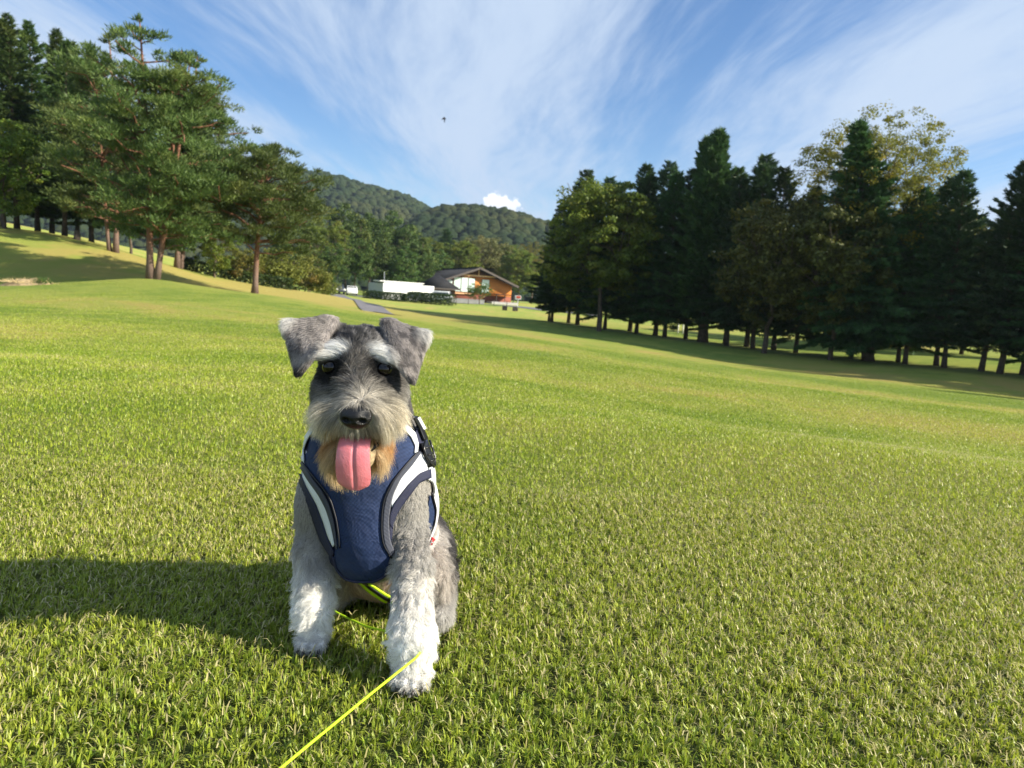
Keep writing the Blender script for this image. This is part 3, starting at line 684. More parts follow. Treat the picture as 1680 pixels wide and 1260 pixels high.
for px, tx, ty, mm, hh, back in row:
    b = rowpt(px, back); hgt = h_at(tx, ty, b)
    lean = max(-0.12, min(0.16, (at(tx, ty, b[1])[0] - b[0]) / hgt)); nseen += 1
    if mm is firW: lab = 'broad bushy conifer with a twin top, tallest in the middle of the right row'
    elif mm is spire: lab = 'very broad dense dark spruce in front of the golden open-crowned tree'
    elif px > 1700: lab = f'dark conifer beyond the right edge of the picture, {ORD[[1720, 1790, 1860].index(px) + 1]} outside it'
    else: lab = f'dark conifer in the right-hand row, {ORD[nseen]} trunk counted from the far left end'
    # the foot flares where the turf meets the trunk
    plant('conifer_tree', mm, b, lab, 'tree', 'dark conifers in the right-hand row', scale=1.0 * hgt / hh * (0.98 if mm in (firW, spire) else 1.0), rz=px * 1.7 % 6.28, tilt=(0, math.atan(lean) * (0.75 if mm is not spire else 0.9)))
for px, tx, ty, mm, hh, back, nm, lab in ((1030, 1015, 290, decM, 12, -3.6, 'maple_tree', 'yellow-green maple with sunlit top at the left part of the dark row'),
        (1290, 1296, 312, decO, 13, -2.8, 'olive_leaf_tree', 'olive-brown leafy tree between the twin-topped conifer and the golden tree'),
        (1385, 1385, 325, decO, 13, -1.8, 'olive_leaf_tree', 'olive leafy tree with a few yellow boughs under the golden tree'),
        (1392, 1430, 168, decG, 17, 3.0, 'golden_tree', 'tall open-crowned golden tree rising behind the dark row')):
    b = rowpt(px, back); hgt = h_at(tx, ty, b)
    plant(nm, mm, b, lab, 'tree', scale=hgt / hh, rz=px * 0.9, tilt=(0, R(3)))
for k, (x_, y_, hg) in enumerate(((36, 34.5, 14), (39.2, 30.5, 12), (42.5, 26, 15), (46, 21.5, 13), (49, 17.5, 14.5))):
    plant('conifer_tree', (fir1, fir2, fir3)[k % 3], np.array([x_, y_, 0]), f'dark conifer far outside the right edge that only shades the fairway, {ORD[k + 1]} towards the camera', 'tree', 'dark conifers in the right-hand row', scale=hg / (15, 15, 13)[k % 3], rz=k)
# second rank behind the row, closing the gaps in the dark wall
for k, (px, Y, ty, mm, hh) in enumerate(((1330, 72, 400, decO, 13), (1420, 70, 380, fir1, 15), (1500, 66, 360, decO, 13), (1580, 62, 350, fir1, 15), (1650, 58, 340, decO, 13), (1730, 56, 330, fir2, 15))):
    b = at(px, 560, Y); plant('understorey_tree', mm, b, f'shaded tree in the second rank behind the right row, {ORD[k + 1]} from left', 'tree', 'shaded second rank behind the right row', scale=h_at(px, ty, b) / hh, rz=k * 1.3)

# ------------------------------------------------------------------ woods behind the club house
far = [(470, 372, 120, decA, 9, 0), (528, 352, 135, decB, 10, 1), (566, 338, 150, decA, 9, 0), (604, 352, 160, decA, 9, 0), (640, 350, 175, decA, 9, 0), (672, 372, 170, decA, 9, 0), (700, 388, 190, decM, 12, 1), (728, 374, 205, fir1, 15, 2),
       (752, 392, 195, decM, 12, 1), (778, 384, 210, None, 0, 3), (806, 388, 215, None, 0, 3), (832, 400, 220, decM, 12, 1), (850, 408, 200, decM, 12, 1), (872, 395, 215, decG, 17, 3), (905, 390, 205, fir1, 15, 2), (580, 385, 140, decA, 9, 0), (620, 392, 150, decA, 9, 0), (660, 405, 150, decA, 9, 0), (545, 400, 118, decA, 9, 0),
       (505, 398, 100, pineC, 12.5, 4), (690, 415, 165, decA, 9, 0), (715, 410, 185, decA, 9, 0)]
decP = broadleaf('pale_tree', 14, 61, 5.5, 2, M_paleg, 260, 70, 0.26, 0.9)
kinds = {0: ('deciduous_tree', 'dark green leafy tree in the wood beyond the cars'), 1: ('deciduous_tree', 'yellow-green leafy tree in the wood behind the club house'),
         2: ('fir_tree', 'dark pointed fir in the wood behind the club house'), 3: ('pale_tree', 'pale olive leafy tree behind the club house roof'), 4: ('red_pine_tree', 'red pine at the wood edge right of the small lone pine')}
rank = {(k_, p_): i_ + 1 for k_ in range(4) for i_, p_ in enumerate(sorted(a[0] for a in far if a[5] == k_))}
cnt = {}
for px, ty, Y, mm, hh, kd in far:
    if mm is None: mm, hh = decP, 14
    b = at(px, 484, Y); hgt = h_at(px, ty, b); cnt[kd] = cnt.get(kd, 0) + 1
    nm, lb = kinds[kd]
    if kd != 4: lb = lb + f', {ORD[rank[(kd, px)]]} from left'
    plant(nm, mm, b, lb, 'tree', 'wood behind the club house', scale=hgt / hh, sz=hgt / hh, rz=px * 0.77)
# ------------------------------------------------------------------ wooded hills
M_hill = plain('hill_soil', (0.035, 0.05, 0.02), 0.95, 0.1, var=0.3, scale=0.02)
def canopy_mat():
    m, gg, out = mat('hill_forest')
    tco = gg.node('ShaderNodeTexCoord').outputs['Object']; rnd = gg.node('ShaderNodeNewGeometry').outputs['Random Per Island']
    c = gg.mix(rnd, (0.016, 0.030, 0.012, 1), (0.034, 0.051, 0.019, 1)); c = gg.mix(gg.mapr(gg.noise(tco, .012, 4, .6), .48, .68, 0, .7), c, (0.060, 0.062, 0.022, 1))
    p_ = gg.node('ShaderNodeBsdfPrincipled', in_Base_Color=c); p_.inputs['Roughness'].default_value = .9; p_.inputs['Specular IOR Level'].default_value = .1
    b = gg.node('ShaderNodeBump', in_Height=gg.noise(tco, .9, 4, .7)); b.inputs['Strength'].default_value = 1.0; b.inputs['Distance'].default_value = 1.2
    gg.l.new(b.outputs[0], p_.inputs['Normal']); gg.l.new(p_.outputs[0], out.inputs[0]); return m
M_hillf = canopy_mat()
def hill(name, ridge, Y, depth, seed, lab, nclump, low):
    rg = np.random.default_rng(seed)
    rp = np.array([at(px, py + low, Y) for px, py in ridge]); xr = np.linspace(rp[0, 0], rp[-1, 0], 150); zr = np.interp(xr, rp[:, 0], rp[:, 2])
    zr = np.convolve(np.pad(zr, 3, 'edge'), np.ones(7) / 7, 'valid')
    ts = np.linspace(0, 1.25, 50)
    def surf(x, t):
        z = np.interp(x, xr, zr); up = np.sin(np.clip(1 - np.abs(t - 1) ** 1.0, 0, 1) * math.pi / 2) ** 1.15
        gul = (fbm(x / 75 + t * 0.6, t * 1.5, seed, 3) - 0.5) * 2
        zz = z * up * (1 + 0.22 * gul * np.sin(np.clip(t, 0, 1) * math.pi)) - 1.5
        return np.stack([x + 0 * t, Y - depth * (1 - t) + 0.12 * depth * gul, zz], -1)
    X, T = np.meshgrid(xr, ts); v = surf(X, T).reshape(-1, 3)
    nx_ = len(xr); i0 = (np.arange(len(ts) - 1)[:, None] * nx_ + np.arange(nx_ - 1)[None]).ravel()
    o = link(name, mesh_np(name, v, np.stack([i0, i0 + 1, i0 + nx_ + 1, i0 + nx_], 1), [M_hill], True)); tag(o, lab, kind='structure')
    x = rg.uniform(xr[0], xr[-1], nclump); t = rg.random(nclump) ** 0.8 * 1.04
    c = surf(x, t); out = []
    for p in c:
        s = rg.uniform(2.4, 5.6); k = 6; th = np.arange(k) * 6.283 / k + rg.random() * 6; rows_ = []
        for ph, rr in ((.05, 1.0), (.62, .92), (1.08, .58)):
            j = rg.uniform(.78, 1.2, k); rows_.append(np.stack([np.cos(th) * math.cos(ph) * s * j, np.sin(th) * math.cos(ph) * s * j, (math.sin(ph) * s * rg.uniform(.9, 1.3) + s * .25) * rg.uniform(.9, 1.1, k)], 1))
        vv = np.concatenate(rows_ + [np.array([[rg.normal(0, .1 * s), 0, s * rg.uniform(1.15, 1.5)]])]) + p; a_ = np.arange(k); b_ = (a_ + 1) % k
        out.append((vv, [np.concatenate([np.stack([r_ * k + a_, r_ * k + b_, (r_ + 1) * k + b_, (r_ + 1) * k + a_], 1) for r_ in (0, 1)]), np.stack([2 * k + a_, 2 * k + b_, np.full(k, 3 * k)], 1)]))
    v, f = join_np(out); fo = link(name + '_forest', mesh_np(name + '_forest', v, f, [M_hillf], True)); tag(fo, 'distant forest covering the ' + lab, 'forest', kind='stuff')
hill('hill', [(150, 255), (300, 262), (430, 272), (510, 288), (560, 294), (620, 310), (680, 328), (728, 352), (780, 384), (900, 420)], 900, 420, 5, 'high wooded hill on the left of the skyline', 7600, 8)
hill('hill', [(600, 420), (680, 385), (712, 356), (735, 345), (770, 342), (800, 343), (850, 352), (895, 366), (960, 384), (1100, 430), (1300, 450)], 640, 300, 9, 'lower wooded hill under the small white cloud', 5000, 12)
# ------------------------------------------------------------------ club house
def gz(x, y): return h1(x, y)
M_roof = plain('dark_roof', (.026, .026, .029), .85, .12, var=.2, scale=.8, bump=.4, bscale=4)
M_fascia = plain('brown_fascia', (.10, .082, .075), .7, .3, var=.15, scale=2)
M_wood = plain('orange_cladding', (.56, .20, .045), .65, .3, var=.12, scale=3)
M_dkwood = plain('dark_gable_wood_and_shade', (.10, .045, .025), .7, .3, var=.2, scale=3)
M_beam = plain('pale_beam', (.72, .42, .24), .6, .3, var=.1, scale=3)
M_brick = plain('red_brown_plinth', (.22, .075, .05), .8, .2, var=.2, scale=5)
M_glass = plain('window_glass', (.62, .74, .72), .08, .8, var=.06, scale=1)
M_frame = plain('dark_frame', (.05, .04, .035), .5, .4, var=.15)
M_conc = plain('concrete', (.42, .40, .40), .9, .2, var=.12, scale=3)
M_wht = plain('white_panel', (.80, .80, .79), .6, .3, var=.04, scale=1)
M_gry = plain('grey_panel', (.40, .43, .46), .6, .3, var=.06, scale=1)
HX = at(781, 497, 163); house = empty('club_house', (HX[0], HX[1], gz(HX[0], HX[1])), R(24))
tag(house, 'orange timber club house with wide dark gable roof and tall windows', 'house')
HW, HD, ZE, ZA = 8.3, 28.0, 4.0, 7.5         # half width, depth, eaves and apex heights
def zroof(u): return ZA - (ZA - ZE) * abs(u) / (HW + .9)
def wallmesh(name, us, m, z0, y0, parent, zt=None, th=.2):
    us = np.array(us); top = np.array([(zroof(u) - .35 if zt is None else min(zt, zroof(u) - .35)) for u in us])
    v = []; n = len(us)
    for yy in (y0, y0 + th):
        v += [(u, yy, z0) for u in us] + [(u, yy, t) for u, t in zip(us, top)]
    f = []
    for k in range(n - 1):
        f += [(k, k + 1, n + k + 1, n + k), (2 * n + k + 1, 2 * n + k, 3 * n + k, 3 * n + k + 1), (n + k, n + k + 1, 3 * n + k + 1, 3 * n + k), (k + 1, k, 2 * n + k, 2 * n + k + 1)]
    f += [(0, n, 3 * n, 2 * n), (n - 1, 2 * n + n - 1, 3 * n + n - 1, n + n - 1)]
    return link(name, mesh_np(name, np.array(v), np.array(f), [m]), parent)
wallmesh('gable_wall', [-HW, -5, 0, 5, HW], M_wood, 1.6, 0, house, 5.75)
wallmesh('gable_top', [-5.6, -3, 0, 3, 5.6], M_dkwood, 5.5, -.08, house)  # dark wood, with the shadow under the roof painted into its brown
wallmesh('plinth', [-HW, 0, HW], M_brick, -.4, .02, house, 1.62)
part_box('beam', house, M_beam, (.0, -.16, 5.72), (8.2, .22, .34))
part_box('beam', house, M_beam, (-4.2, -.2, 1.75), (6.4, .3, .26))
part_box('post', house, M_beam, (.2, -.2, 6.5), (.22, .16, 1.3))
for s in (-1, 1): part_box('side_wall', house, M_wood, (s * (HW - .1), HD / 2, 2.0), (.2, HD - .1, 4.0))
part_box('back_wall', house, M_wood, (0, HD, 2.2), (2 * HW, .2, 4.4))
for k, (u0, u1, z0, z1) in enumerate(((-6.9, -5.75, 2.55, 4.5), (-5.35, -3.85, 2.15, 5.15), (-3.65, -2.2, 2.15, 5.15), (-2.0, -.6, 2.15, 5.1), (1.15, 2.75, 2.2, 5.0))):
    w = part_box('window', house, M_frame, ((u0 + u1) / 2, -.05, (z0 + z1) / 2), (u1 - u0 + .18, .12, z1 - z0 + .18))
    part_box('pane', w, M_glass, ((u0 + u1) / 2, -.115, (z0 + z1) / 2), (u1 - u0, .03, z1 - z0))
# roof slabs with overhang
def roof_slab(name, s, parent):
    e = HW + .9; v = []
    for yy in (-1.6, HD + .8):
        for u in (0, s * e):
            z = ZA if u == 0 else ZE
            v += [(u, yy, z), (u, yy, z - .28)]
    f = np.array([(0, 2, 6, 4), (1, 5, 7, 3), (0, 1, 3, 2), (4, 6, 7, 5), (2, 3, 7, 6), (0, 4, 5, 1)])
    return link(name, mesh_np(name, np.array(v), f, [M_roof]), parent)
for s in (-1, 1):
    rs = roof_slab('roof', s, house)
    L = math.hypot(HW + .9, ZA - ZE); bm = bmesh.new(); box(bm, (0, 0, 0), (L + .1, .14, .42))
    o = link('bargeboard', bm_mesh('bargeboard', bm, [M_fascia]), rs); o.location = (s * (HW + .9) / 2, -1.68, (ZA + ZE) / 2 - .12); o.rotation_euler = (0, s * math.atan2(ZA - ZE, HW + .9), 0)
part_box('ridge_cap', house, M_roof, (0, HD / 2 - .4, ZA + .04), (.5, HD + 2.4, .14))
# terrace with posts at the right corner
part_box('terrace', house, M_conc, (5.4, -1.9, .1), (6.2, 3.4, .6))
part_box('terrace_roof', house, M_roof, (5.4, -2.0, 2.0), (4.6, 3.2, .16))
for u in (3.4, 5.4, 7.4): part_box('terrace_post', house, M_frame, (u, -3.3, 1.15), (.14, .14, 1.6))
# entrance wing with hipped roof, left of the gable
wing = part_box('wing', house, M_dkwood, (-9.6, -1.2, 1.2), (6.4, 6.0, 2.6))
v = np.array([(-13.6, -5.0, 2.5), (-5.4, -5.0, 2.5), (-5.4, 2.4, 2.5), (-13.6, 2.4, 2.5), (-9.9, -1.4, 5.3), (-9.0, -1.0, 5.3)])
link('hip_roof', mesh_np('hip_roof', v, [np.array([(0, 1, 4), (1, 5, 4), (1, 2, 5), (3, 0, 4)]), np.array([(2, 3, 4, 5), (3, 2, 1, 0)])], [M_roof]), wing)
part_box('eaves_board', wing, M_fascia, (-9.5, -5.02, 2.42), (8.2, .12, .26))
part_box('entrance_door', wing, M_frame, (-9.2, -4.25, 1.0), (1.8, .1, 2.0))

# ------------------------------------------------------------------ long white box building left of the club house
BP = at(628, 484, 128); shed = empty('prefab_building', (BP[0], BP[1], gz(BP[0], BP[1])), R(36))
tag(shed, 'long low white box building with end wall painted grey as shade, behind the hedge', 'building')
part_box('body', shed, M_wht, (5.0, 2.9, 1.25), (10.0, 5.8, 2.7))
for k in range(5): part_box('wall_panel', shed, M_wht, (1.0 + 2.0 * k, -.03, 1.25), (1.96, .06, 2.62))
part_box('shade_grey_end_panel', shed, M_gry, (-.03, 2.9, 1.25), (.06, 5.8, 2.66))  # white end wall turned from the sun, its shade put in as grey
part_box('canopy', shed, M_wht, (3.6, 1.2, 2.95), (8.6, 2.6, .14)); part_box('canopy_fascia', shed, M_gry, (3.9, .0, 2.82), (7.6, .08, .34))
part_box('aerial', shed, M_gry, (1.6, 3.0, 3.6), (.06, .06, 2.0))

# ------------------------------------------------------------------ cars
M_tyre = plain('tyre', (.02, .02, .02), .8, .3); M_rim = plain('rim', (.5, .5, .5), .35, .5, metal=.8); M_cglass = plain('car_glass', (.03, .04, .05), .06, .7)
M_lamp = plain('lamp_glass', (.85, .85, .82), .1, .7); M_tail = plain('tail_lamp', (.5, .02, .02), .2, .6)
def car(name, xy, rz, col, label, L=4.3, W=1.72, Hh=1.5, box_=False, group=None):
    m = plain('paint_' + name, col, .25, .5, var=.03, coat=.6)
    o = empty(name, (xy[0], xy[1], gz(xy[0], xy[1])), rz)
    zs = Hh; pr = ([(-.5, .28), (-.5, .72), (-.47, .95), (-.36, .97), (-.30, zs), (.18, zs), (.30, .98), (.47, .86), (.5, .62), (.5, .28)] if not box_ else
                   [(-.5, .32), (-.5, .9), (-.49, zs - .1), (-.46, zs), (.30, zs), (.42, 1.12), (.49, .98), (.5, .6), (.5, .32)])
    def prof(pts, w, taper):
        v = []; n = len(pts)
        for s in (-1, 1): v += [(a * L, s * w / 2 * (1 - taper * max(0, z - .95)), z) for a, z in pts]
        f = [np.array([(k, (k + 1) % n, n + (k + 1) % n, n + k) for k in range(n)])]
        tri = [(0, k + 1, k) for k in range(1, n - 1)] + [(n, n + k, n + k + 1) for k in range(1, n - 1)]
        return np.array(v), f + [np.array(tri)]
    v, f = prof(pr, W, .14); body_ = link('body', mesh_np(name + '_body', v, f, [m]), o)
    bm = body_.modifiers.new('b', 'BEVEL'); bm.width = .05; bm.segments = 2
    cab = ([(-.345, 1.0), (-.29, zs - .08), (.165, zs - .08), (.275, 1.0)] if not box_ else [(-.44, 1.1), (-.44, zs - .25), (.27, zs - .2), (.385, 1.12)])
    v, f = prof(cab, W + .02, .14); link('side_windows', mesh_np(name + '_glass', v, f, [M_cglass]), o)
    part_box('windscreen', o, M_cglass, ((.235 if not box_ else .365) * L, 0, (zs + .98) / 2), (.10, W * .8, zs - 1.12), 0)
    for a in (-.31, .31):
        for s in (-1, 1):
            v, f = tube_np([(a * L, s * (W / 2 - .2), .31), (a * L, s * (W / 2 + .01), .31)], .31, 16); w = link('wheel', mesh_np('tyre', v, f, [M_tyre]), o)
            v, f = tube_np([(a * L, s * (W / 2), .31), (a * L, s * (W / 2 + .02), .31)], .19, 12); link('rim', mesh_np('rim', v, f, [M_rim]), w)
    for s in (-1, 1):
        part_box('headlight', o, M_lamp, (.488 * L, s * W * .36, .72), (.12, .34, .16)); part_box('tail_light', o, M_tail, (-.495 * L, s * W * .38, .78), (.06, .22, .18))
    return tag(o, label, 'car', group)
g_ = 'parked cars near the club house'
car('parked_car', at(553, 478, 122), R(-60), (.03, .035, .05), 'dark parked car at the far left of the car park, beside the bushes', group=g_)
car('parked_car', at(577, 480, 124), R(-75), (.75, .75, .75), 'white parked car between the bushes and the white box building', group=g_)
car('parked_car', at(680, 491, 122), R(200), (.05, .055, .06), 'dark parked car half hidden by the clipped hedge before the white building', group=g_)
car('white_van', at(727, 492, 133), R(-8), (.80, .80, .79), 'white van parked by the hipped entrance roof', 3.6, 1.6, 1.95, True, g_)

# ------------------------------------------------------------------ hedges, drive, path, small things before the house
hedge('hedge', at(598, 487, 116), at(668, 494, 113), 1.2, 1.15, M_hedge, 'clipped hedge before the white box building, left of the gap', 500, 4)
hedge('hedge', at(672, 494, 112), at(743, 502, 108), 1.3, 1.5, M_hedge, 'taller clipped hedge running right towards the club house', 500, 5)
pth = ribbon('path', [at(640, 519, 47)[:2], at(622, 512, 54)[:2], at(596, 499, 72)[:2], at(572, 490, 95)[:2], at(552, 486, 118)[:2]], [1.8, 2.2, 2.4, 2.4, 2.4], M_asph, .05); tag(pth, 'grey asphalt path running up to the car park', kind='structure')
drv = ribbon('drive', [at(560, 485, 124)[:2], at(640, 492, 121)[:2], at(700, 497, 124)[:2], at(770, 500, 128)[:2], at(860, 508, 118)[:2], at(905, 513, 112)[:2], at(980, 520, 112)[:2]], [5, 5, 5, 5, 4.5, 4, 4], M_asph, .05); tag(drv, 'grey asphalt drive before the club house', kind='structure')
wl = part_box('low_wall', None, M_conc, (0, 0, .3), (6.5, .3, .9)); q = at(764, 499, 131); wl.location = (q[0], q[1], gz(q[0], q[1])); wl.rotation_euler = (0, 0, R(6)); tag(wl, 'low pale concrete wall in front of the club house, left of the small tree', 'wall')
bm = bmesh.new(); box(bm, (0, 0, .78), (6.6, .36, .08)); link('coping', bm_mesh('coping', bm, [M_conc]), wl)
decS = broadleaf('yard_tree', 3.4, 71, 2.1, .6, M_green, 90, 45, .13, .42, levels=3, trunk_r=.09)
plant('yard_tree', decS, at(786, 503, 122), 'small round tree standing alone in front of the club house', 'tree', scale=1.05)
for k, (px, py) in enumerate(((828, 508), (845, 510))):
    q = at(px, py, 104); o = empty('black_box', (q[0], q[1], gz(q[0], q[1])), .2 * k)
    part_box('bin', o, M_frame, (0, 0, .26), (.7, .5, .52), 0, .03); part_box('lid', o, M_frame, (0, 0, .55), (.76, .56, .07), 0, .02)
    tag(o, ('left' if k == 0 else 'right') + ' of two small black bins on the grass before the club house', 'bin', 'black bins')
q = at(849, 505, 116); o = empty('sign', (q[0], q[1], gz(q[0], q[1])), 0)
M_sgn = plain('red_sign', (.62, .06, .04), .5, .3); part_box('post', o, M_wht, (0, 0, .7), (.12, .12, 1.5)); b1 = part_box('board', o, M_wht, (0, -.08, 1.55), (.95, .06, .62)); part_box('red_panel', b1, M_sgn, (.05, -.13, 1.60), (.62, .03, .34)); tag(o, 'small red and white sign on a white post right of the club house', 'sign')
for k, px in enumerate((748, 768, 810, 831)):
    q = at(px, 501 + (px - 740) * .06, 117); v, f = tube_np([(0, 0, -.1), (0, 0, .85), (0, 0, .9)], [.05, .05, .02], 8); o = link('fence_post', mesh_np('fence_post', v, f, [M_frame]), None, (q[0], q[1], gz(q[0], q[1])))
    tag(o, f'thin dark stake before the club house, {ORD[k + 1]} of four from the left', 'post', 'dark stakes before the club house')
for k, px in enumerate((903, 1028, 1036)):
    q = rowpt(px, 7.0); v, f = tube_np([(0, 0, -.1), (0, 0, 1.0), (0, 0, 1.05)], [.07, .07, .03], 8); o = link('marker_stake', mesh_np('marker_stake', v, f, [M_wht]), None, (q[0], q[1], gz(q[0], q[1])))
    tag(o, f'white marker stake behind the dark tree row, {ORD[k + 1]} of three from the left', 'stake', 'white marker stakes')

# ------------------------------------------------------------------ bank: stump and dug-up mound
q = at(126, 389, 53); v, f = tube_np([(0, 0, -.15), (.01, 0, .2), (.02, .01, .62), (.02, .01, .66)], [.26, .2, .18, .15], 12); o = link('tree_stump', mesh_np('tree_stump', v, f, [M_bark]), None, (q[0], q[1], gz(q[0], q[1]))); tag(o, 'short dark stump on the crest of the left bank', 'stump')
q = gp(42, 468); rg = np.random.default_rng(8)
M_dirt = plain('dry_earth', (.36, .27, .15), .95, .1, var=.35, scale=4, bump=.8)
o = empty('dirt_mound', (q[0], q[1], gz(q[0], q[1]))); nn_ = 26; X, Y_ = np.meshgrid(np.linspace(-1, 1, nn_), np.linspace(-1, 1, nn_)); rr_ = np.hypot(X, Y_)
Zm = .42 * sstep(rr_, 1, .15) * (.45 + .9 * fbm(X * 2.6 + 5, Y_ * 2.6, 12, 4)) - .03; zz = H(q[0] + X.ravel() * 1.5, q[1] + Y_.ravel() * .9).reshape(X.shape) - gz(q[0], q[1])
i = (np.arange(nn_ - 1)[:, None] * nn_ + np.arange(nn_ - 1)[None]).ravel(); link('earth', mesh_np('earth', np.stack([X * 1.5, Y_ * .9, Zm + zz], -1).reshape(-1, 3), np.stack([i, i + 1, i + nn_ + 1, i + nn_], 1), [M_dirt], True), o)
n = 500; c_ = np.stack([rg.normal(0, .6, n), rg.normal(0, .4, n), np.zeros(n)], 1); c_[:, 2] = .12; d_ = unit(rg.normal(size=(n, 3)) * [1, 1, .3] + [0, 0, .45]); M_straw = plain('dead_straw', (.48, .38, .20), .9, .1, var=.3)
v, f = blades(c_, d_, rg.uniform(.15, .4, n), .03, rg); s_o = link('dead_grass', mesh_np('dead_grass', v, f, [M_straw]), o); s_o['kind'] = 'stuff'
n = 420; c_ = np.stack([rg.normal(.85, .14, n), rg.normal(-.1, .14, n), np.zeros(n)], 1); d_ = unit(rg.normal(size=(n, 3)) * .4 + [0, 0, 1]); v, f = blades(c_, d_, rg.uniform(.25, .55, n), .04, rg); s_o = link('green_tuft', mesh_np('green_tuft', v, f, [M_green]), o); s_o['kind'] = 'stuff'
tag(o, 'small mound of dug-up earth and dead grass on the left slope', 'mound')

# ------------------------------------------------------------------ bird overhead
bp_ = at(729, 195, 26); M_bird = plain('dark_feathers', (.02, .018, .015), .7, .3); bird = empty('bird', bp_); bird.rotation_euler = (R(8), R(-6), R(12)); tag(bird, 'small dark bird flying high in front of the white cloud', 'bird')
bz = np.array([(0, 0, .062), (0, 0, .05), (0, 0, .02), (0, 0, -.03), (0, 0, -.075), (0, 0, -.12)]); v, f = tube_np(bz, [.006, .018, .026, .022, .012, .014], 10); link('body', mesh_np('bird_body', v, f, [M_bird], True), bird)
for s in (-1, 1):
    k = 1.0 if s < 0 else .55
    pts = np.array([(s * .015, 0, .045), (s * .055 * k, -.02, .035), (s * .085 * k, -.03, -.005), (s * .10 * k, -.03, -.05), (s * .06 * k, -.015, -.01), (s * .02, 0, -.012)])
    v = np.concatenate([pts + [0, .004, 0], pts - [0, .004, 0]]); n = 6; f = [np.array([(0, 1, 5), (1, 4, 5), (1, 2, 4), (2, 3, 4)]), np.array([(0, 5, 1), (1, 5, 4), (1, 4, 2), (2, 4, 3)]) + n, np.array([(k_, k_ + n, (k_ + 1) % n + n, (k_ + 1) % n) for k_ in range(n)])]
    link('wing', mesh_np('bird_wing', v, f, [M_bird]), bird)
# ------------------------------------------------------------------ the dog: one continuous body grown from a distance field
DOG = np.array([-0.195, 1.04, 0.0])
def sd_ell(p, c, r, yaw=0.0, pit=0.0):
    q = p - np.array(c)
    if yaw: q = np.stack([q[:, 0] * math.cos(yaw) + q[:, 1] * math.sin(yaw), -q[:, 0] * math.sin(yaw) + q[:, 1] * math.cos(yaw), q[:, 2]], 1)
    if pit: q = np.stack([q[:, 0], q[:, 1] * math.cos(pit) + q[:, 2] * math.sin(pit), -q[:, 1] * math.sin(pit) + q[:, 2] * math.cos(pit)], 1)
    r = np.array(r); k0 = np.linalg.norm(q / r, axis=1); k1 = np.linalg.norm(q / (r * r), axis=1)
    return k0 * (k0 - 1.0) / np.maximum(k1, 1e-6)
def sd_cap(p, a, b, ra, rb):
    a = np.array(a); b = np.array(b); ab = b - a; t = np.clip(((p - a) @ ab) / (ab @ ab), 0, 1)
    return np.linalg.norm(p - a - t[:, None] * ab, axis=1) - (ra + (rb - ra) * t)
def smin(a, b, k):
    h = np.clip(0.5 + 0.5 * (b - a) / k, 0, 1); return b * (1 - h) + a * h - k * h * (1 - h)

def ear_patch(P0, P1, P2, P3, bulge, n=22):
    """grid of points on the hanging flap: P0 inner top, P1 outer corner, P2 tip, P3 inner low"""
    u, w = np.meshgrid(np.linspace(0, 1, n), np.linspace(0, 1, n)); u = u.ravel()[:, None]; w = w.ravel()[:, None]
    g_ = P0 * (1 - u) * (1 - w) + P1 * u * (1 - w) + P2 * u * w + P3 * (1 - u) * w
    g_ = g_ + np.array([0, -1, 0.0]) * bulge * np.sin(u * math.pi * .9 + .15) * np.sin(w * math.pi * .8 + .3)
    return g_
# image-left ear is the dog's right ear
EAR_L = ear_patch(at(548, 524, 0.995), at(468, 530, 0.985), at(490, 612, 0.948), at(524, 572, 0.950), 0.008)
EAR_R = ear_patch(at(630, 527, 0.995), at(700, 548, 0.985), at(676, 624, 0.948), at(650, 588, 0.950), 0.008)
def sd_pts(p, pts, r):
    """distance to a point sheet (chunked)"""
    out = np.full(len(p), 1.0); lo = pts.min(0) - 0.03; hi = pts.max(0) + 0.03
    m = np.nonzero(((p > lo) & (p < hi)).all(1))[0]
    for s in range(0, len(m), 20000):
        k = m[s:s + 20000]; q = p[k]
        d2 = (q ** 2).sum(1)[:, None] - 2 * q @ pts.T + (pts ** 2).sum(1)[None]
        out[k] = np.sqrt(np.maximum(d2.min(1), 0)) - r
    return out

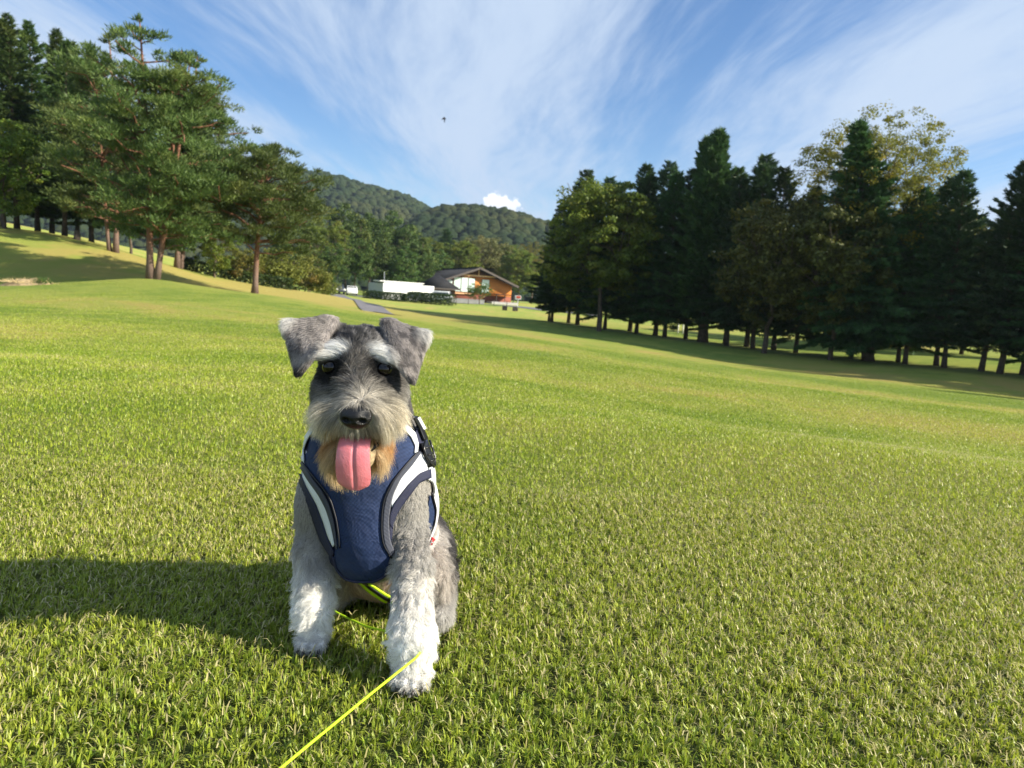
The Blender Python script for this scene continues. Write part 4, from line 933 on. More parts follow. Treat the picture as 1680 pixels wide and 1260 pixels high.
def toes(p, x0, y0, s):
    d = sd_ell(p, (x0, y0 + .004, .016), (.019 * s, .022 * s, .016))
    for k, (dx_, dy_) in enumerate(((-.0150, -.012), (-.0052, -.019), (.0052, -.019), (.0150, -.012))): d = smin(d, sd_ell(p, (x0 + dx_ * s, y0 + dy_ * s, .010), (.0066, .0105, .0098)), .003)
    return d
PR = dict(
    chest=lambda p: sd_ell(p, (-.200, 1.058, .222), (.090, .076, .092)),
    wither=lambda p: sd_ell(p, (-.210, 1.076, .272), (.072, .060, .052)),
    keel=lambda p: sd_ell(p, (-.188, 1.040, .150), (.062, .066, .070)),
    ribs=lambda p: sd_ell(p, (-.186, 1.120, .165), (.077, .080, .092)),
    neck=lambda p: sd_cap(p, (-.204, 1.02, .385), (-.206, 1.064, .288), .052, .066),
    skull=lambda p: sd_ell(p, (-.203, 0.998, .403), (.053, .058, .046)),
    brow=lambda p: smin(sd_ell(p, (-.236, .962, .413), (.022, .014, .010), 0.25), sd_ell(p, (-.170, .962, .414), (.022, .014, .010), -0.25), .01),
    cheek=lambda p: smin(sd_ell(p, (-.236, .974, .362), (.025, .034, .030)), sd_ell(p, (-.168, .974, .365), (.025, .034, .030)), .02),
    muzzle=lambda p: sd_cap(p, (-.199, .965, .377), (-.191, .916, .345), .034, .023),
    flews=lambda p: smin(sd_ell(p, (-.217, .937, .342), (.024, .030, .018)), sd_ell(p, (-.170, .937, .345), (.024, .030, .018)), .02),
    jaw=lambda p: sd_cap(p, (-.199, .985, .322), (-.197, .940, .292), .034, .029),
    earl=lambda p: sd_pts(p, EAR_L, .0042),
    earr=lambda p: sd_pts(p, EAR_R, .0042),
    earbl=lambda p: sd_cap(p, (-.232, 1.005, .432), at(540, 527, 1.0) - np.array([.004, 0, .004]), .016, .009),
    earbr=lambda p: sd_cap(p, (-.172, 1.005, .434), at(638, 532, 1.0) - np.array([-.004, 0, .004]), .016, .009),
    rump=lambda p: sd_ell(p, (-.166, 1.178, .080), (.080, .086, .076)),
    belly=lambda p: sd_ell(p, (-.186, 1.115, .078), (.060, .055, .058)),
    haunr=lambda p: sd_ell(p, (-.108, 1.140, .058), (.033, .074, .056), 0.15),
    haunl=lambda p: sd_ell(p, (-.254, 1.135, .066), (.036, .076, .064), -0.2),
    hockr=lambda p: sd_cap(p, (-.092, 1.12, .025), (-.086, 1.062, .014), .020, .015),
    hockl=lambda p: sd_cap(p, (-.270, 1.12, .022), (-.290, 1.072, .011), .018, .011),
    shr=lambda p: sd_ell(p, (-.138, 1.035, .188), (.024, .042, .054), 0.2),
    shl=lambda p: sd_ell(p, (-.270, 1.045, .190), (.028, .042, .058), -0.2),
    arml=lambda p: smin(sd_cap(p, (-.270, 1.045, .185), (-.268, 1.030, .120), .028, .026), sd_cap(p, (-.268, 1.030, .120), (-.258, .990, .045), .026, .024), .015),
    armr=lambda p: smin(sd_cap(p, (-.136, 1.028, .186), (-.123, .985, .128), .021, .023), sd_cap(p, (-.123, .985, .128), (-.108, .914, .045), .023, .026), .015),
    pawl=lambda p: toes(p, -.254, .976, .95),
    pawr=lambda p: toes(p, -.105, .897, 1.05),
    tail=lambda p: sd_cap(p, (-.150, 1.262, .075), (-.142, 1.285, .130), .016, .012))
KS = dict(earl=.008, earr=.008, earbl=.012, earbr=.012, brow=.010, cheek=.022, flews=.018, muzzle=.02, jaw=.012, arml=.012, armr=.012, pawl=.014, pawr=.014, hockl=.014, hockr=.014, shl=.02, shr=.02, tail=.015)
TORSO = ('chest', 'wither', 'keel', 'ribs', 'neck')
def field(p, keys=None):
    d = None
    for k in (keys or PR):
        e = PR[k](p); d = e if d is None else smin(d, e, KS.get(k, 0.028))
    return d
def grad(p, f, e=0.0012):
    g_ = np.stack([f(p + np.eye(3)[i] * e) - f(p - np.eye(3)[i] * e) for i in range(3)], 1)
    return unit(g_)

def surface_net(f, lo, hi, h):
    """closed surface of f = 0 as quads (naive surface nets)"""
    n = np.ceil((np.array(hi) - lo) / h).astype(int) + 1
    ax = [lo[i] + h * np.arange(n[i]) for i in range(3)]
    G = np.empty(n, np.float32)
    YZ = np.stack(np.meshgrid(ax[1], ax[2], indexing='ij'), -1).reshape(-1, 2)
    step = 12
    for i in range(0, n[0], step):
        xs_ = ax[0][i:i + step]; P_ = np.concatenate([np.repeat(xs_, len(YZ))[:, None], np.tile(YZ, (len(xs_), 1))], 1)
        G[i:i + step] = f(P_).reshape(len(xs_), n[1], n[2])
    S = G < 0
    cnt_ = np.zeros(n - 1, np.int32); acc = np.zeros(tuple(n - 1) + (3,), np.float32)
    off = [np.array(o) for o in np.ndindex(2, 2, 2)]
    sl = lambda o: tuple(slice(o[i], n[i] - 1 + o[i]) for i in range(3))
    for a in off:
        for k in range(3):
            if a[k]: continue
            b_ = a.copy(); b_[k] = 1
            A, B = G[sl(a)], G[sl(b_)]; cr = (A < 0) != (B < 0)
            t = np.where(cr, A / np.where(cr, A - B, 1), 0)
            cnt_ += cr
            for j in range(3): acc[..., j] += cr * (a[j] + (t if j == k else 0))
    act = cnt_ > 0; idx = -np.ones(n - 1, np.int64); idx[act] = np.arange(act.sum())
    V_ = np.array(lo) + h * (np.argwhere(act) + acc[act] / cnt_[act][:, None])
    quads = []
    for k in range(3):
        i_, j_ = (k + 1) % 3, (k + 2) % 3
        s0 = [slice(1, n[q] - 1) for q in range(3)]; s0[k] = slice(0, n[k] - 1); s1 = list(s0); s1[k] = slice(1, n[k])
        A, B = S[tuple(s0)], S[tuple(s1)]; cr = np.argwhere(A != B); flip = A[A != B]
        base = cr + np.array([0 if q == k else 1 for q in range(3)])
        ei = np.eye(3, dtype=int)
        q4 = [idx[tuple((base - o).T)] for o in (ei[i_] * 0, ei[i_], ei[i_] + ei[j_], ei[j_])]
        q4 = np.stack(q4, 1); q4[~flip] = q4[~flip][:, ::-1]; quads.append(q4)
    return V_, np.concatenate(quads)[:, ::-1]

dv, dq = surface_net(field, np.array([-.335, .845, -.008]), np.array([-.045, 1.31, .485]), 0.0031)
# two rounds of projection onto the field for a smooth skin
for _ in range(2):
    dn = grad(dv, field); dv = dv - dn * field(dv)[:, None] * 0.9
dn = grad(dv, field)
_fn = np.cross(dv[dq[:, 1]] - dv[dq[:, 0]], dv[dq[:, 2]] - dv[dq[:, 0]])
if (_fn * dn[dq[:, 0]]).sum() < 0: dq = dq[:, ::-1].copy()

# ---- where on the body a point lies
def region(p):
    names = list(PR); D = np.stack([PR[k](p) for k in names], 1)
    w = np.exp(-np.clip(D - D.min(1, keepdims=True), 0, 1) / 0.006); w /= w.sum(1, keepdims=True)
    return {k: w[:, i] for i, k in enumerate(names)}
EYE_L, EYE_R, NOSE = at(541, 603, .947), at(629, 606, .947), np.array([-.190, .897, .344])
def coat(p, rg):
    """fur colour (linear), length, lie and density for surface points"""
    n = len(p); W = region(p); x, y, z = p.T
    col = np.tile(np.array([.165, .158, .15]), (n, 1)); ln = np.full(n, .007); den = np.ones(n)
    rnd = rg.random(n); mott = vnoise(x * 160 + y * 90, z * 160 - y * 70, 3); mott2 = vnoise(x * 60 + y * 40, z * 60, 7)
    def blend(w, c, l=None):
        nonlocal col, ln
        w = np.clip(w, 0, 1); col = col * (1 - w[:, None]) + np.array(c) * w[:, None]
        if l is not None: ln = ln * (1 - w) + l * w
    head = W['skull'] + W['brow'] + W['cheek'] + W['muzzle'] + W['flews'] + W['jaw']
    # crown: salt and pepper, nearly black
    blend(W['skull'] + W['earbl'] + W['earbr'], (.042, .042, .045), .007)
    blend((W['skull']) * (mott > .55), (.16, .155, .155))
    blend(W['neck'], (.15, .14, .135), .010)
    # face
    blend(W['cheek'], (.17, .16, .148), .012)
    blend(W['muzzle'], (.20, .185, .168), .019)
    nd = np.linalg.norm(p - NOSE, axis=1)
    blend(W['muzzle'] * sstep(nd, .050, .028), (.50, .47, .42), .010)
    blend(W['flews'], (.82, .745, .59), .030)
    blend(W['jaw'], (.68, .52, .31), .030)
    # warm stains round the mouth
    st = sstep(np.abs(z - (.318 + 0 * x)), .022, .008) * sstep(np.abs(np.abs(x + .194) - .026), .018, .006) * (W['flews'] + W['jaw'])
    blend(st * 0.9, (.52, .28, .10))
    blend(W['cheek'] * sstep(z, .362, .340), (.68, .63, .53), .020)
    blend(W['cheek'] * sstep(x, -.150, -.138) * sstep(z, .39, .36), (.5, .48, .45))
    # eyes: dark patches, white brows above
    for e, s in ((EYE_L, -1), (EYE_R, 1)):
        q = p - e; de = np.sqrt((q[:, 0] / 1.25) ** 2 + (q[:, 1] * .7) ** 2 + ((q[:, 2] + .002) / .95) ** 2)
        blend(sstep(de, .0295, .0145) * (y < 1.0), (.013, .012, .012), .0040)
        br = p - (e + np.array([-s * .004, -.002, .0220])); rot = br[:, 2] + s * .16 * br[:, 0]
        db = np.sqrt((br[:, 0] / .023) ** 2 + (rot / .0115) ** 2 + (br[:, 1] / .03) ** 2)
        blend(sstep(db, 1.15, .75), (.96, .95, .92), .0195)
    # stop between the eyes
    blend(sstep(np.abs(x + .200), .012, .004) * sstep(np.abs(z - .400), .03, .01) * (y < .99), (.20, .185, .17), .008)
    # ears: brown-grey with pale rim
    for nm, E, cor in (('earl', EAR_L, at(468, 530, .985)), ('earr', EAR_R, at(700, 548, .985))):
        w = W[nm]; blend(w, (.40, .365, .345), .0046); blend(w * (mott2 > .52), (.52, .475, .45)); blend(w * (mott > .66) * .7, (.13, .12, .12))
        blend(w * sstep(np.linalg.norm(p - cor, axis=1), .024, .008), (.72, .70, .67), .009)
    blend(W['earl'] * sstep(z, .405, .388), (.028, .027, .03)); blend(W['earr'] * sstep(z, .398, .388) * .6, (.05, .045, .045))
    # shoulders short and sleek, legs woolly and paler towards the feet
    sh = W['shr'] + W['shl'] + W['chest'] + W['keel']; blend(sh, (.47, .445, .41), .005)
    arm = W['arml'] + W['armr'] + W['pawl'] + W['pawr']
    blend(arm, (.74, .715, .67), .011)
    blend(arm * sstep(z, .150, .110) * (mott2 > .45), (.52, .50, .475), .013)
    blend(arm * sstep(z, .125, .060), (.97, .955, .91), .0125); blend((W['pawl'] + W['pawr']) * sstep(z, .03, .008), (.55, .53, .50), .0050)
    blend(arm * sstep(z, .11, .16), (.40, .38, .355), .007)
    # hind end
    ha = W['haunr'] + W['haunl'] + W['rump']; blend(ha, (.075, .07, .07), .012); blend(ha * sstep(x, -.082, -.096) * sstep(y, 1.18, 1.13), (.62, .575, .53), .013); blend(ha * sstep(x, -.094, -.084), (.05, .047, .048))
    blend(ha * sstep(y, 1.125, 1.085), (.58, .53, .48), .014)
    blend(W['hockr'] + W['hockl'], (.55, .53, .50), .012)
    blend(W['belly'], (.46, .345, .295), .005); den = den * (1 - .55 * W['belly'])
    blend(W['ribs'], (.13, .125, .12), .007)
    lk = vnoise(np.floor(x / .0035) * 3.1 + .5, np.floor(z / .005) * 2.3 + .5 + np.floor(y / .005) * 1.3, 61); col = col * (1 + (W['muzzle'] + W['cheek'] + .7 * W['flews'])[:, None] * (lk - .5)[:, None] * 1.5)
    col = col * (0.72 + 0.56 * rnd[:, None])
    col = np.where(((rnd > .93) & (col.mean(1) < .3))[:, None], np.clip(col * 2.1, 0, .62), col)
    return col, ln * (0.75 + 0.5 * rg.random(n)), den, W

def skin_mat():
    m, gg, out = mat('dog_skin')
    c = gg.node('ShaderNodeAttribute', attribute_name='tint').outputs['Color']
    p_ = gg.node('ShaderNodeBsdfPrincipled', in_Base_Color=c); p_.inputs['Roughness'].default_value = .8; p_.inputs['Specular IOR Level'].default_value = .15
    gg.l.new(p_.outputs[0], out.inputs[0]); return m
def fur_mat():
    m, gg, out = mat('dog_fur')
    c = gg.node('ShaderNodeAttribute', attribute_name='tint').outputs['Color']
    p_ = gg.node('ShaderNodeBsdfPrincipled', in_Base_Color=c); p_.inputs['Roughness'].default_value = .5; p_.inputs['Specular IOR Level'].default_value = .35
    t = gg.node('ShaderNodeBsdfTranslucent', in_0=c)
    gg.l.new(gg.node('ShaderNodeMixShader', in_0=.36, in_1=p_.outputs[0], in_2=t.outputs[0]).outputs[0], out.inputs[0]); return m
M_skin, M_fur = skin_mat(), fur_mat()
dog = empty('dog', DOG); tag(dog, 'grey and white schnauzer sitting on the grass in a blue vest, tongue out', 'dog')
_c, _, _, _ = coat(dv, np.random.default_rng(3))
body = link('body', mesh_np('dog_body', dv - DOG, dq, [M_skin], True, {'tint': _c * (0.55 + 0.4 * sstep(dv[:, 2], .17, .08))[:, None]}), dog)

# ---- vest region, so that no fur grows through the cloth
def in_vest(p):
    """1 where the vest covers the body"""
    d = field(p, TORSO); x, y, z = p.T
    low = np.where(y < 1.06, .108, .108 - (y - 1.06) * .30)
    cov = (z > low) & (d < .016) & (z < .318 - 0.0 * y + np.clip(y - 1.03, 0, 1) * .35)
    for nm, sgn in (('l', -1), ('r', 1)):
        cov &= ~armhole(p, nm)
    return cov
AH = {'l': (np.array([-.276, 1.035, .155]), np.array([.050, .060, .075])), 'r': (np.array([-.114, 1.016, .158]), np.array([.046, .064, .082]))}
def armhole(p, nm):
    c, r = AH[nm]; return (((p - c) / r) ** 2).sum(1) < 1.0

# ---- fur
def fur(name, n, seed, keep, zmul=1.0, rad=.00026):
    rg = np.random.default_rng(seed)
    tri = np.concatenate([dq[:, :3], dq[:, [0, 2, 3]]]); A, B, C_ = dv[tri[:, 0]], dv[tri[:, 1]], dv[tri[:, 2]]
    ar = np.linalg.norm(np.cross(B - A, C_ - A), axis=1); cen = (A + B + C_) / 3
    kw = keep(cen); ar = ar * kw; cdf = np.cumsum(ar) / ar.sum()
    t = np.searchsorted(cdf, rg.random(n)); u = rg.random(n); w = rg.random(n); fl = u + w > 1; u[fl] = 1 - u[fl]; w[fl] = 1 - w[fl]
    p = A[t] + (B[t] - A[t]) * u[:, None] + (C_[t] - A[t]) * w[:, None]
    col, L, den, W = coat(p, rg); ok = (rg.random(n) < den) & ~in_vest(p)
    for e in (EYE_L, EYE_R): ok &= np.linalg.norm(p - e, axis=1) > .0102
    ok &= (((p - NOSE) / np.array([.0215, .022, .0165])) ** 2).sum(1) > 1.0
    ok &= ~((np.abs(p[:, 0] + .193) < .0235) & (p[:, 1] < .958) & (p[:, 2] < .318) & (p[:, 2] > .25))
    p, col, L = p[ok], col[ok], L[ok]; W = {k: a[ok] for k, a in W.items()}; n = len(p)
    nr = grad(p, field); x, y, z = p.T
    # lie of the coat
    down = np.array([0, 0, -1.0]); flow = np.tile(down, (n, 1)) * 0.9
    hd = W['skull'] + W['earbl'] + W['earbr']; flow = flow * (1 - hd[:, None]) + np.array([0, .8, .35]) * hd[:, None]
    fw = W['muzzle'] + W['flews'] + W['cheek'] + W['brow'] + W['jaw']
    rad_ = unit(p - (NOSE + np.array([0, .02, .004]))); face = rad_ * np.array([1.15, .55, .8]) + np.array([0, .1, -.28])
    flow = flow * (1 - fw[:, None]) + face * fw[:, None]
    flow = flow + (W['jaw'])[:, None] * np.array([0, -.05, -1.0])
    lw = (W['flews'] + W['cheek']) * sstep(z, .368, .335); flow = flow + lw[:, None] * (np.array([0, -.1, -1.0]) - np.sign(x + .195)[:, None] * np.array([.35, 0, 0]))
    for e, s in ((EYE_L, -1), (EYE_R, 1)):
        q = p - (e + np.array([-s * .004, -.002, .0220])); db = np.sqrt((q[:, 0] / .024) ** 2 + ((q[:, 2] + s * .16 * q[:, 0]) / .0095) ** 2 + (q[:, 1] / .03) ** 2)
        bw = sstep(db, 1.2, .7)[:, None]; flow = flow * (1 - bw) + bw * (np.array([s * 1.0, -.35, .42]) + np.array([0, 0, -.55]) * np.clip((q[:, 0:1] * s + .010) / .03, 0, 1.2))
    er = (W['earl'] + W['earr'])[:, None]; flow = flow * (1 - er) + er * np.where((x < -.2)[:, None], np.array([-.45, -.1, -.9]), np.array([.45, -.1, -.9]))
    lg = (W['arml'] + W['armr'] + W['haunr'] + W['haunl'] + W['pawl'] + W['pawr'])
    sw = np.stack([vnoise(x * 45 + 9, z * 45 + y * 30, 31) - .5, vnoise(y * 45, z * 45 + x * 30, 32) - .5, vnoise(x * 45, y * 45 + z * 20, 33) - .5], 1) * 2.4
    flow = flow + sw * lg[:, None] + sw * .22
    tang = flow - nr * (flow * nr).sum(1)[:, None]; tl = np.linalg.norm(tang, axis=1, keepdims=True); tang = tang / np.maximum(tl, 1e-6)
    lift = .35 + .25 * lg + .15 * fw + rg.normal(0, .10, n)
    lift = np.where(er[:, 0] > .5, .42, lift); lift = np.where((W['shr'] + W['shl'] + W['chest'] + W['keel']) > .5, .18, lift)
    d0 = unit(nr * lift[:, None] * 1.5 + tang * 1.0 + rg.normal(0, .16, (n, 3)))
    # locks: neighbouring hairs lean to a common tip
    K = 6; s = np.linspace(0, 1, K)
    cell = np.where(lg > .5, .011, .006)[:, None]; key = np.floor(p / cell); jj = np.stack([vnoise(key[:, 0] * 3.3 + .5 + key[:, 2] * 1.7, key[:, 1] * 2.1 + .5, q) - .5 for q in (51, 52, 53)], 1)
    jj = jj * (1 - .7 * er)
    d1 = unit(tang + np.array([0, 0, -.35]) * (.4 + lg + fw)[:, None] + jj * (.55 + .9 * lg)[:, None] + rg.normal(0, .10, (n, 3)) + nr * .12)
    ctr = (key + .5) * cell - p
    pts = p[:, None] + d0[:, None] * (L[:, None] * (s - .5 * s ** 2)[None])[..., None] + d1[:, None] * (L[:, None] * (.62 * s ** 2)[None])[..., None] + ctr[:, None] * (s ** 2)[None, :, None] * np.where(lg > .5, .75, np.where(er[:, 0] > .4, .10, .40))[:, None, None]
    amp = (L * .055 * (.3 + 1.6 * lg))[:, None]; ph = rg.random(n)[:, None] * 6.28
    sd = unit(np.cross(d0, nr) + 1e-4); pts = pts + sd[:, None] * (amp * np.sin(s[None] * 7 + ph))[..., None]
    pts[..., 2] = np.maximum(pts[..., 2], .002)
    cv = bpy.data.hair_curves.new(name); cv.add_curves([K] * n)
    cv.attributes['position'].data.foreach_set('vector', (pts - DOG).astype(np.float32).ravel())
    ra = cv.attributes.get('radius') or cv.attributes.new('radius', 'FLOAT', 'POINT')
    rr_ = rad * (1 - .8 * s)[None] * (.7 + .6 * rg.random(n))[:, None]; ra.data.foreach_set('value', rr_.astype(np.float32).ravel())
    ca_ = cv.attributes.new('tint', 'FLOAT_COLOR', 'CURVE'); ca_.data.foreach_set('color', np.concatenate([col, np.ones((n, 1))], 1).astype(np.float32).ravel())
    cv.materials.append(M_fur)
    return link(name, cv, dog)
zhead = lambda c: (c[:, 2] > .265) & ~((c[:, 2] < .33) & (c[:, 1] > 1.0))
fur('head_fur', 110000, 5, lambda c: 1.0 * zhead(c) * (c[:, 1] < 1.07), rad=.00021)
fur('body_fur', 150000, 6, lambda c: 1.0 * (~zhead(c)) * np.where(c[:, 1] > 1.14, .5, 1.0), rad=.00025)
# ---- eyes, nose, tongue
def sphere_np(c, r, nu=32, nv=20):
    th, ph = np.meshgrid(np.linspace(0, 2 * math.pi, nu, endpoint=False), np.linspace(0, math.pi, nv)); th = th.ravel(); ph = ph.ravel()
    d = np.stack([np.sin(ph) * np.cos(th), np.sin(ph) * np.sin(th), np.cos(ph)], 1)
    i = (np.arange(nv - 1)[:, None] * nu + np.arange(nu)[None]).ravel(); j = (np.arange(nv - 1)[:, None] * nu + (np.arange(nu)[None] + 1) % nu).ravel()
    return np.array(c) + d * np.array(r), np.stack([i, i + nu, j + nu, j], 1), d
M_eye = plain('eye_gloss', (.004, .003, .003), .04, .45, var=.2)
M_nose = plain('nose_leather', (.005, .005, .0055), .33, .42, var=.3, scale=300, bump=.35, bscale=900)
M_lip = plain('lip_dark', (.018, .012, .012), .35, .5, var=.2, scale=60)
for e in (EYE_L, EYE_R):
    v, f, _ = sphere_np(e - DOG + np.array([0, .0032, 0]), (.0104, .0098, .0096)); link('eye', mesh_np('eye', v, f, [M_eye], True), dog)
v, f, d = sphere_np((0, 0, 0), (1, 1, 1), 48, 36)
x, y, z = d.T
w_ = .0198 * (1 - .20 * np.clip(-z, 0, 1) ** 1.5); q = np.stack([np.sign(x) * np.abs(x) ** .85 * w_, y * .0130, np.sign(z) * np.abs(z) ** .9 * .0146], 1)
q[:, 1] += .004 * np.clip(z, 0, 1)                        # top slopes back
for s in (-1, 1):                                          # nostrils
    dn_ = np.sqrt(((q[:, 0] - s * .0095) / .0052) ** 2 + ((q[:, 2] + .0028) / .0036) ** 2); q[:, 1] += np.where(y < 0, .0065 * sstep(dn_, 1.15, .4), 0)
q[:, 1] += np.where(y < 0, .0022 * sstep(np.abs(q[:, 0]), .0022, .0004) * sstep(q[:, 2], .003, -.004), 0)   # philtrum
NC = at(582.5, 685, .892)
nose = link('nose', mesh_np('nose', q + NC + np.array([0, .004, 0]) - DOG, f, [M_nose], True), dog)
# tongue: broad, grooved, hanging over the lower lip
tm, gg, out = mat('tongue')
tco = gg.node('ShaderNodeTexCoord').outputs['Object']; n_ = gg.noise(tco, 420, 3, .6); n2_ = gg.noise(tco, 60, 3, .5)
c = gg.mix(n2_, (.62, .15, .18, 1), (.76, .26, .28, 1))
p = gg.node('ShaderNodeBsdfPrincipled', in_Base_Color=c); p.inputs['Roughness'].default_value = .36; p.inputs['Coat Weight'].default_value = .35; p.inputs['Coat Roughness'].default_value = .18; p.inputs['Subsurface Weight'].default_value = .25; p.inputs['Subsurface Radius'].default_value = (.006, .002, .0015); p.inputs['Subsurface Scale'].default_value = .6
b_ = gg.node('ShaderNodeBump', in_Height=n_); b_.inputs['Strength'].default_value = .5; b_.inputs['Distance'].default_value = .001
gg.l.new(b_.outputs[0], p.inputs['Normal']); gg.l.new(p.outputs[0], out.inputs[0])
pth = np.array([(.002, .955, .322), (.001, .935, .319), (.000, .917, .312), (.000, .908, .300), (0.0005, .905, .284), (.002, .905, .268), (.0025, .907, .256), (.003, .909, .2505)]) + np.array([-.193, 0, 0])
hw = np.array([.016, .018, .0195, .0205, .0218, .0222, .0200, .0105]); nu = 25; nt = 44
t = np.linspace(0, 7, nt)
pc = np.stack([np.interp(t, np.arange(8), pth[:, k]) for k in range(3)], 1); ww = np.interp(t, np.arange(8), hw)
for _ in range(3): pc[1:-1] = (pc[:-2] + 2 * pc[1:-1] + pc[2:]) / 4; ww[1:-1] = (ww[:-2] + 2 * ww[1:-1] + ww[2:]) / 4
tan = unit(np.gradient(pc, axis=0)); up_ = unit(np.cross(tan, np.array([1.0, 0, 0])))     # tongue's upper face
if up_[nt // 2][1] > 0: up_ = -up_
u = np.linspace(-1, 1, nu); rows = []
for side in (1, -1):
    prof = (1 - np.abs(u) ** 2.6) * .0042
    tt = np.linspace(0, 1, nt)[:, None]
    gro = (side == 1) * .0030 * np.exp(-((u[None] - .10 * tt) / .075) ** 2) * (1 - .85 * tt ** 4)
    hh = side * prof[None] * (1 if side == 1 else .8) - gro + .0035 * np.abs(u[None]) ** 2 * np.exp(-3 * tt)
    rows.append(pc[:, None] + np.array([1.0, 0, 0]) * (u[None] * ww[:, None])[..., None] + up_[:, None] * hh[..., None])
v = np.concatenate([r.reshape(-1, 3) for r in rows]); i = (np.arange(nt - 1)[:, None] * nu + np.arange(nu - 1)[None]).ravel(); N = nt * nu
f = np.concatenate([np.stack([i, i + 1, i + nu + 1, i + nu], 1), np.stack([i, i + nu, i + nu + 1, i + 1], 1) + N])
link('tongue', mesh_np('tongue', v - DOG, f, [tm], True), dog)
# dark lip line round the open mouth
lip = []
for s in (-1, 1):
    lp = np.array([(s * .003, .905, .331), (s * .012, .912, .327), (s * .022, .925, .322), (s * .025, .943, .316), (s * .023, .938, .303), (s * .017, .925, .296)]) + np.array([-.193, 0, 0])
    lip.append(tube_np(lp - DOG, [.002, .0032, .0042, .0046, .0042, .0032], 8))
v, f = join_np(lip); link('lips', mesh_np('lips', v, f, [M_lip], True), dog)
# palate: the dark inside of the mouth
v, f, _ = sphere_np(np.array([-.193, .945, .314]) - DOG, (.022, .022, .010)); link('palate', mesh_np('palate', v, f, [M_lip], True), dog)
# claws
M_claw = plain('claw_horn', (.035, .03, .028), .35, .5, var=.2, scale=100)
for x0, y0, s in ((-.254, .976, .95), (-.105, .897, 1.05)):
    for dx_, dy_ in ((-.0150, -.012), (-.0052, -.019), (.0052, -.019), (.0150, -.012)):
        a = np.array([x0 + dx_ * s, y0 + dy_ * s - .0085, .010]); v, f = tube_np(np.array([a, a + [0, -.005, -.002], a + [0, -.008, -.006]]) - DOG, [.0024, .0018, .0005], 6); link('claw', mesh_np('claw', v, f, [M_claw], True), dog)
# ------------------------------------------------------------------ the vest: panels lie on a padded form of the chest
from mathutils.bvhtree import BVHTree
vfield = lambda p: field(p, TORSO) - .0075
fv, fq = surface_net(vfield, np.array([-.335, .93, .03]), np.array([-.06, 1.25, .36]), 0.003)
fv = fv - grad(fv, vfield) * vfield(fv)[:, None]
_gn = grad(fv, vfield); _fn = np.cross(fv[fq[:, 1]] - fv[fq[:, 0]], fv[fq[:, 2]] - fv[fq[:, 0]])
if (_fn * _gn[fq[:, 0]]).sum() < 0: fq = fq[:, ::-1].copy()
FORM = BVHTree.FromPolygons([tuple(a) for a in fv], [tuple(a) for a in fq.tolist()])
BODY = BVHTree.FromPolygons([tuple(a) for a in dv], [tuple(a) for a in dq.tolist()])
def on_form(q, off, tree=None, fld=None):
    """points of the padded form (or body) seen at picture positions q (n,2), lifted by off along the normal"""
    tree = tree or FORM; out_ = []
    for px, py in q:
        d = FWD + RGT * (px - 840) / FPX + UPV * (630 - py) / FPX; d = d / np.linalg.norm(d)
        loc = tree.ray_cast(Vector(CAMP), Vector(d))[0]
        if loc is None: loc = tree.find_nearest(Vector(at(px, py, 1.075)))[0]
        out_.append(tuple(loc))
    p_ = np.array(out_); n_ = grad(p_, fld or vfield)
    return p_ + n_ * off, n_
def resample(pl, n):
    pl = np.array(pl, float); s = np.concatenate([[0], np.cumsum(np.linalg.norm(np.diff(pl, axis=0), axis=1))]); t = np.linspace(0, s[-1], n)
    q = np.stack([np.interp(t, s, pl[:, k]) for k in range(pl.shape[1])], 1)
    for _ in range(max(1, n // 14)): q[1:-1] = (q[:-2] + 2 * q[1:-1] + q[2:]) / 4
    return q
def panel(name, Lp, Rp, m, off, parent, rows=40, cols=16, thick=.0016, tree=None, fld=None):
    A, B = resample(Lp, rows), resample(Rp, rows); w = np.linspace(0, 1, cols)[None, :, None]
    P_, Nn = on_form((A[:, None] * (1 - w) + B[:, None] * w).reshape(-1, 2), off, tree, fld); P_ = P_.reshape(rows, cols, 3); Nn = Nn.reshape(rows, cols, 3)
    for _ in range(2):
        P_[1:-1, 1:-1] = (P_[:-2, 1:-1] + P_[2:, 1:-1] + P_[1:-1, :-2] + P_[1:-1, 2:] + 4 * P_[1:-1, 1:-1]) / 8
    uv = np.zeros((rows, cols, 3)); uv[..., 0] = np.linspace(0, 1, cols)[None]; uv[1:, :, 1] = np.cumsum(np.linalg.norm(np.diff(P_, axis=0), axis=2), 0)
    back = P_ - Nn * thick; v = np.concatenate([P_.reshape(-1, 3), back.reshape(-1, 3)]); N = rows * cols
    i = (np.arange(rows - 1)[:, None] * cols + np.arange(cols - 1)[None]).ravel(); f = [np.stack([i, i + 1, i + cols + 1, i + cols], 1), np.stack([i, i + cols, i + cols + 1, i + 1], 1) + N]
    ring = np.concatenate([np.arange(cols), np.arange(1, rows) * cols + cols - 1, (rows - 1) * cols + np.arange(cols - 2, -1, -1), np.arange(rows - 2, 0, -1) * cols]); r2 = np.roll(ring, -1)
    f.append(np.stack([ring, ring + N, r2 + N, r2], 1))
    return link(name, mesh_np(name, v - DOG, np.concatenate(f), [m], True, {'strip': np.concatenate([uv.reshape(-1, 3)] * 2)}), parent)
def cord(name, pl, m, off, r, parent, n=50, tree=None, fld=None):
    q = resample(pl, n); P_ = on_form(q, off, tree, fld)[0]
    for _ in range(2): P_[1:-1] = (P_[:-2] + 2 * P_[1:-1] + P_[2:]) / 4
    v, f = tube_np(P_ - DOG, r, 8); return link(name, mesh_np(name, v, f, [m], True), parent)

